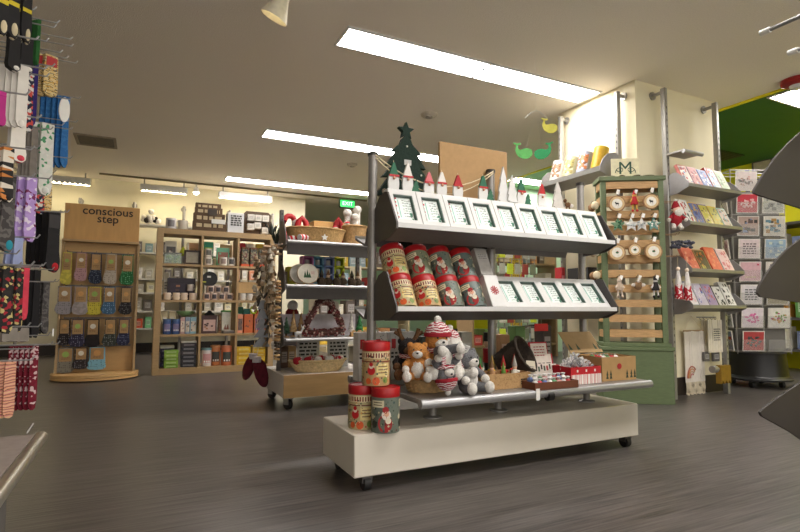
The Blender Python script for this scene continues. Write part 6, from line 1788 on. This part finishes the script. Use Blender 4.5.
def hung(kind, x0, y0, x1, y1, X, label, toe=None, n=1, yaw=None, band=None, fold=False, dx=-.035, thick=.018, nm='sock', grp=None, hook=True):
    "sock whose front copy fills the given frame box at depth plane X; further copies hang behind it on the same hook"
    sw = (x1 - x0) / n
    if n > 1: x0 = x1 - sw * 1.5
    cxp = (x0 + x1) / 2
    p1 = at(cxp, y0, 'X', X); dep = (p1 - EYE).dot(FWD)
    p2 = at(cxp, y1, 'Y', p1.y)
    h_ = p1.z - p2.z; w_ = (x1 - x0) / FPX * dep * 1.15
    dx = -sw / FPX * dep
    thick = min(thick, max(.008, -dx * .55)) if n > 1 else thick
    yaw = math.radians(40) if yaw is None else yaw
    m = MB(); M0 = sock_pat(kind)
    if fold:
        out = [(-.44, 0), (.44, 0), (.48, -.5), (.50, -.86), (.38, -.97), (.1, -1), (-.25, -.98), (-.46, -.90), (-.48, -.5)]
        m.prism([(a * w_, b * h_) for a, b in out], thick, M0)
        m.ball((.05 * w_, 0, -h_ * .93), (w_ * .38, thick * .75, h_ * .07), M0, seg=12, rings=8)
    else:
        out = [(-.36, 0), (.36, 0), (.36, -.40), (.38, -.66), (.46, -.80), (.44, -.93), (.26, -1), (-.02, -.99), (-.34, -.93), (-.42, -.82), (-.37, -.60)]
        m.prism([(a * w_, b * h_) for a, b in out], thick, M0)
        m.tube([(-.36 * w_, 0, -.01), (.36 * w_, 0, -.01)], thick * .55, M0, 8)
    first = None
    if grp is None and n > 1: grp = None
    res = []
    for i in range(n):
        loc = Vector((p1.x + dx * i, p1.y + .006 * i, p1.z))
        lb = label if n == 1 else '%s, %s from the front of its hook' % (label, ORD[i])
        if first is None:
            t = thing(nm, lb, 'socks', loc, yaw, grp)
            m.build('sock_body', t)
            if toe:
                k = MB(); k.ball((w_ * .18, 0, -h_ * .91), (w_ * .30, thick * .68, h_ * .10 if h_ < .3 else .035), sock_pat(toe), seg=14, rings=9)
                k.build('toe', t)
                k = MB(); k.box((.0, 0, -h_ * .66), (w_ * .74, thick * 1.06, .012), mat((196, 176, 40), .9)) if toe == 'creamheel' else None
                if k.v: k.build('heel_stripe', t)
            if band:
                MB().box((0, -thick * .55, -h_ * .16), (w_ * .7, .003, h_ * .22), mat(band, .7)).build('card_band', t)
            first = t
        else:
            t = dup(first, lb, loc, yaw + .12 * ((i % 3) - 1))
        res.append(t)
    if hook: prong(p1.y + .004, p1.z + .004, X + .06)
    return res
# top to bottom, near to far
hung('black', -2, -62, 11, 36, -.32, 'long black sock with a cream toe at the top left corner', toe='creamheel')
hung('black', 9, -60, 22, 39, -.33, 'long black sock with a cream toe, second in from the top left corner', toe='creamheel')
hung('black', 22, -50, 35, 44, -.34, 'long black sock with cream toe, third in from the top left', toe='creamheel', n=2)
hung('black', 8, 36, 20, 71, -.36, 'black ankle sock with a pale toe below the long black socks, left one', toe='white')
hung('black', 20, 38, 33, 72, -.36, 'black ankle sock with a pale toe below the long black socks, right one', toe='white')
hung('white', 6, 66, 28, 128, -.34, 'folded white sock on the left of the rack', n=4, fold=True, yaw=.35, dx=-.022)
hung('magenta', -4, 92, 5, 126, -.33, 'bright magenta sock at the left edge')
hung('navyprint', 18, 74, 34, 132, -.37, 'navy printed sock right of the folded white socks', n=2)
hung('green', 33, 20, 41, 66, -.36, 'dark green long sock hanging high', n=4, fold=True, yaw=.25, dx=-.03)
hung('purple', 33, 64, 38, 126, -.38, 'narrow purple sock below the green socks', fold=True, yaw=.3)
hung('mustard', 41, 56, 57, 97, -.36, 'cream and mustard zigzag sock with a red cuff', n=2, fold=True, yaw=.6, band=(176, 40, 44))
hung('blue', 46, 97, 70, 168, -.36, 'bright blue sock', n=5, yaw=.5, dx=-.03)
hung('packwhite', 38, 124, 53, 196, -.38, 'white sock pack with a green leaf print', n=2, fold=True, yaw=.6)
hung('grey', 24, 128, 38, 194, -.40, 'grey striped edge-on sock behind the white pack', n=4, fold=True, yaw=.2, dx=-.02)
hung('white', 10, 116, 26, 162, -.36, 'white sock with an orange heel', toe='coral')
hung('oranges', -2, 148, 14, 202, -.34, 'black, white and orange banded sock at the left edge', toe='black', n=2)
hung('lilac', 15, 178, 37, 242, -.36, 'lilac sock with a pink wine glass motif', n=3, yaw=.6)
hung('greydark', -3, 176, 16, 252, -.34, 'dark grey sock at the left edge', toe='teal', n=2)
hung('navyprint', 35, 172, 45, 214, -.42, 'black sock with small print behind the lilac socks')
hung('mustard', 43, 184, 51, 212, -.40, 'yellow and violet patterned sock end above the red heeled socks', fold=True)
hung('black', 33, 212, 49, 268, -.41, 'black sock with a red heel, back group', n=4, toe='redheel', fold=True, yaw=.3, dx=-.025)
hung('black', 47, 212, 61, 272, -.37, 'black sock with a yellow star and red toe', n=1, toe='redheel', yaw=.7, band=(40, 36, 38))
hung('pale', 10, 238, 23, 268, -.37, 'pale blue sock end on the left of the rack', n=2)
hung('fruit', -2, 266, 14, 334, -.33, 'black sock with a fruit print at the left edge', n=2)
hung('fruit', 13, 268, 24, 332, -.35, 'black sock with a fruit print, next to the coral one', n=2)
hung('coral', 20, 266, 29, 320, -.37, 'coral sock with a cream stripe', n=2, fold=True)
hung('black', 28, 270, 41, 338, -.40, 'plain black sock beside the coral one', n=3, yaw=.4)
hung('greydark', 40, 282, 50, 334, -.46, 'charcoal sock hanging deep in the rack', n=2)
hung('grey', 0, 328, 13, 342, -.36, 'grey folded sock ball on the lower hooks, left', fold=True, thick=.04)
hung('grey', 14, 328, 25, 342, -.36, 'grey folded sock ball on the lower hooks, right', fold=True, thick=.04)
hung('snow', 15, 346, 38, 410, -.36, 'dark red snowflake fleece sock', n=5, fold=True, yaw=.5, dx=-.03)
hung('stripe', -2, 362, 15, 418, -.34, 'orange and black striped sock low on the left edge', n=3, fold=True, yaw=.4)
st_ = at(54, 235, 'X', -.36)
# tag ring and free hooks
t = thing('round_tag', 'white round hang tag beside the bright blue socks', 'tag', at(65, 98, 'X', -.335), .5)
MB().lathe([(.001, -.003), (.03, -.003), (.03, .003), (.001, .003)], PAPER, 24, TR(0, 0, -.055, rx=PI / 2), sx=.75, sy=1.9).build('card', t)
for (x, y) in ((36.5, 7), (56.5, 24.7), (72.7, 37), (73.4, 44), (62.6, 50), (77.8, 61), (72, 97), (78, 120), (72.7, 127), (72.7, 156), (66, 210), (56, 279), (50.6, 332), (60, 341), (22, 262), (20, 250), (40, 145), (30, 75), (35, 345)):
    q = at(x, y, 'X', XT if x > 45 else -.33)
    if q.y < 3.25: prong(q.y, q.z - .012, XT if x > 45 else -.33)
MB().box(S_(-.30, at(53, 330, 'X', XT).y, at(53, 330, 'X', XT).z - .01), (.004, .02, .03), PAPER).build('price_tag', sr)

# ---------------------------------------------------------------- shelving at the right edge, nearest the camera
PY = 1.0
fg = thing('foreground_shelving', 'dark brown grey shelving with pointed end panels at the right edge, nearest the camera', 'shelving', (2.4, .75, 0))
DARKP = mat((52, 45, 41), .55, .1, var=.04, scale=40)
def F_(x, y, z): return (x - 2.4, y - .75, z)
for y in (.45, 1.03): MB().box(F_(2.62, y, 1.0), (.05, .045, 2.0), STEELD).build('post', fg)
MB().box(F_(2.45, .75, .12), (.7, .6, .2), mat((90, 84, 78), .6)).build('plinth', fg)
def panel_px(pts):
    out = []
    for x, y in pts:
        q = at(x, y, 'Y', PY); out.append((q.x - 2.4, q.z))
    return out
def endp(pts, extra):
    out = panel_px(pts) + [(a - 2.4, b) for a, b in extra]
    MB().prism(out, .008, DARKP, TR(0, PY - .75, 0)).build('end_panel', fg)
endp([(757, 195), (752.5, 193), (754, 189), (763, 174), (775, 157), (788, 143), (800, 132)], [(2.30, 1.47), (2.60, 1.55), (2.60, 1.02), (2.4, 1.07)])
endp([(760, 297), (756.5, 293), (758, 287), (766, 274), (776, 260), (788, 248), (800, 239)], [(2.30, 1.06), (2.60, 1.10), (2.60, .70), (2.3, .75)])
endp([(761, 416), (759, 412), (762, 409), (774, 400), (787, 391), (800, 383)], [(2.3, .59), (2.60, .66), (2.60, .10), (2.35, .20), (2.08, .27), (1.93, .345)])
for z in (1.10, .76, .36):
    MB().box(F_(2.42, .72, z), (.36, .52, .02), mat((112, 104, 98), .5, .3)).build('shelf', fg)
for (x, y, sx, sz) in ((762, 33, .0, .26), (790, 53, .0, .02)):
    q = at(x, y, 'Y', .95)
    m = MB().tube([F_(q.x, .95, q.z), F_(q.x + (.02 if sx else 0), .50, q.z), F_(2.60, .47, q.z)], .0065, CHROME, 10)
    m.build('hook', fg)
    MB().tube([F_(q.x, .955, q.z), F_(q.x, .925, q.z)], .010, PAPER, 10).build('hook_tip', fg, 'white plastic hook tip')
MB().box(F_(2.62, .45, 2.05), (.05, .045, .12), STEELD).build('post', fg)

# ---------------------------------------------------------------- whale mobile
wx = thing('whale_mobile', 'hanging mobile of one yellow and two green paper whales near the left pillar post', 'mobile', (0, 0, 0))
WY = 3.0
c0 = at(536, 112, 'Y', WY); wx.location = (c0.x, WY, c0.z)
def wl(x, y, dy=0):
    q = at(x, y, 'Y', WY); return Vector((q.x - c0.x, dy, q.z - c0.z))
MB().tube([wl(525, 118), wl(531, 112.5), wl(536, 110.5), wl(541, 112.5), wl(547, 118)], .0022, WHITE, 6).build('arm', wx)
MB().tube([wl(536, 110.5), (0, 0, CEIL - c0.z)], .0006, WHITE, 6).build('string', wx)
WHL = [(-.85, 0), (-.75, .35), (-.4, .52), (0, .5), (.35, .35), (.60, .38), (.72, .66), (.70, .82), (.42, .92), (.46, 1.06), (.80, 1.0), (1.16, 1.10), (1.2, .96), (.90, .84), (.95, .3), (.8, -.1), (.5, -.42), (.05, -.6), (-.45, -.55), (-.75, -.3)]
def whale(cx, cy, s, col, label, flip=1, dy=0, rot=0):
    c = wl(cx, cy, dy)
    m = MB().prism([(flip * a * s, b * s) for a, b in WHL], .006, mat(col, .6), TR(c.x, c.y, c.z, rz=-.72) @ TR(ry=rot))
    m.build('whale', wx, label)
    MB().tube([c, wl(cx, cy - 8, dy) if cy < 140 else Vector((0, 0, 0)).lerp(c, .15)], .0004, WHITE, 6).build('thread', wx)
sc = .026 / 1
whale(550, 128, .066, (214, 206, 90), 'yellow paper whale', -1, 0, rot=.2)
whale(526, 152.5, .072, (110, 200, 110), 'light green paper whale', -1, .02, rot=.1)
whale(541, 154, .072, (50, 160, 100), 'green paper whale', 1, -.015, rot=-.1)

# ---------------------------------------------------------------- far clutter in the green zone
BOXC = [((214, 180, 60), 'yellow'), ((190, 60, 60), 'red'), ((120, 150, 80), 'green'), ((96, 84, 76), 'brown'), ((206, 196, 176), 'cream'), ((70, 66, 66), 'black'), ((130, 150, 160), 'grey blue'), ((196, 140, 90), 'orange'), ((160, 160, 150), 'grey'), ((190, 200, 50), 'lime')]
def shelf_unit(name, label, x0, x1, y, d, levels, c, key, wmin=.10, wmax=.2, fill=.8, hmax=.27, legs=True, grp=None):
    t = thing(name, label, 'shelf unit', ((x0 + x1) / 2, y, 0)); w_ = x1 - x0
    for z in levels: MB().box((0, 0, z - .012), (w_, d, .024), mat(c, .5, var=.05)).build('shelf', t)
    for sx in (-1, 1): MB().box((sx * (w_ / 2 + .015), 0, (levels[-1] + .3) / 2), (.03, d, levels[-1] + .3), mat(c, .5, var=.05)).build('side_panel', t)
    for k, z in enumerate(levels):
        x = x0 + .03; i = 0
        while x < x1 - wmin - .02 and i < 12:
            ww = min(rng.uniform(wmin, wmax), x1 - .02 - x)
            cc, cn = rng.choice(BOXC)
            good_box(x + ww / 2, y, z + .0005, ww, d * .7, rng.uniform(.5, 1) * hmax, cc, '%s box, %s from the left on the %s shelf up of %s' % (cn, ORD[i], ORD[k], key), group=grp or ('boxes on ' + key))
            x += ww + rng.uniform(.02, .05); i += 1
shelf_unit('shelf_unit', 'tall cream shelf unit of colourful boxes beyond the display stand', 2.75, 4.2, 8.3, .4, (.2, .6, 1.0, 1.4), (206, 190, 150), 'the tall cream shelf unit')
shelf_unit('shelf_unit', 'low brown shelf unit of boxes beyond the pillar on the left', 4.2, 5.7, 6.3, .4, (.2, .6, 1.0, 1.4), (150, 124, 90), 'the brown shelf unit')
shelf_unit('shelf_unit', 'pale shelf unit in the middle distance between cart and stand', 2.05, 2.6, 6.6, .35, (.25, .62, .98), (190, 180, 160), 'the pale middle shelf unit')
t = thing('yellow_panel', 'tall yellow dotted panel standing beyond the display stand', 'panel', at(516, 300, 'Y', 5.9) * 1)
t.location.z = 0
MB().box((0, 0, .75), (.16, .06, 1.5), prt([(150, 120, 40), (206, 176, 60)], 28, .6, kind='dot')).build('board', t)
MB().box((0, 0, .02), (.3, .3, .04), STEELD).build('foot', t)
wr = thing('wire_rack', 'grey wire rack of small clear packets beyond the display stand', 'display rack', (4.15, 5.2, 0))
m = MB()
for i in range(7): m.tube([(-.36 + .12 * i, 0, .1), (-.36 + .12 * i, 0, 1.55)], .006, STEEL, 6)
for k in range(9): m.tube([(-.36, 0, .15 + k * .17), (.36, 0, .15 + k * .17)], .005, STEEL, 6)
for sx in (-1, 1): m.tube([(sx * .36, -.2, .012), (sx * .36, .2, .012)], .012, STEEL, 8).tube([(sx * .36, 0, .012), (sx * .36, 0, .12)], .01, STEEL, 8)
m.build('grid', wr)
PKC = [((170, 170, 160), 'grey'), ((206, 206, 196), 'white'), ((120, 130, 110), 'olive'), ((200, 216, 60), 'lime'), ((150, 60, 56), 'red')]
for k in range(6):
    for i in range(6):
        cc, cn = PKC[(i * 3 + k * 2) % 5 if (i + k) % 4 else 0]
        t = thing('hanging_packet', '%s packet, %s from the left in the %s row of the wire rack' % (cn, ORD[i], ORD[k]), 'packet', (3.85 + .12 * i, 5.16, 1.5 - .2 * k), group='packets on the wire rack')
        MB().box((0, 0, -.085), (.09, .02, .13), mat(cc, .4, var=.1), bev=.004).build('packet_body', t)
        MB().box((0, .012, -.008), (.03, .03, .012), STEELD).build('hook', t)
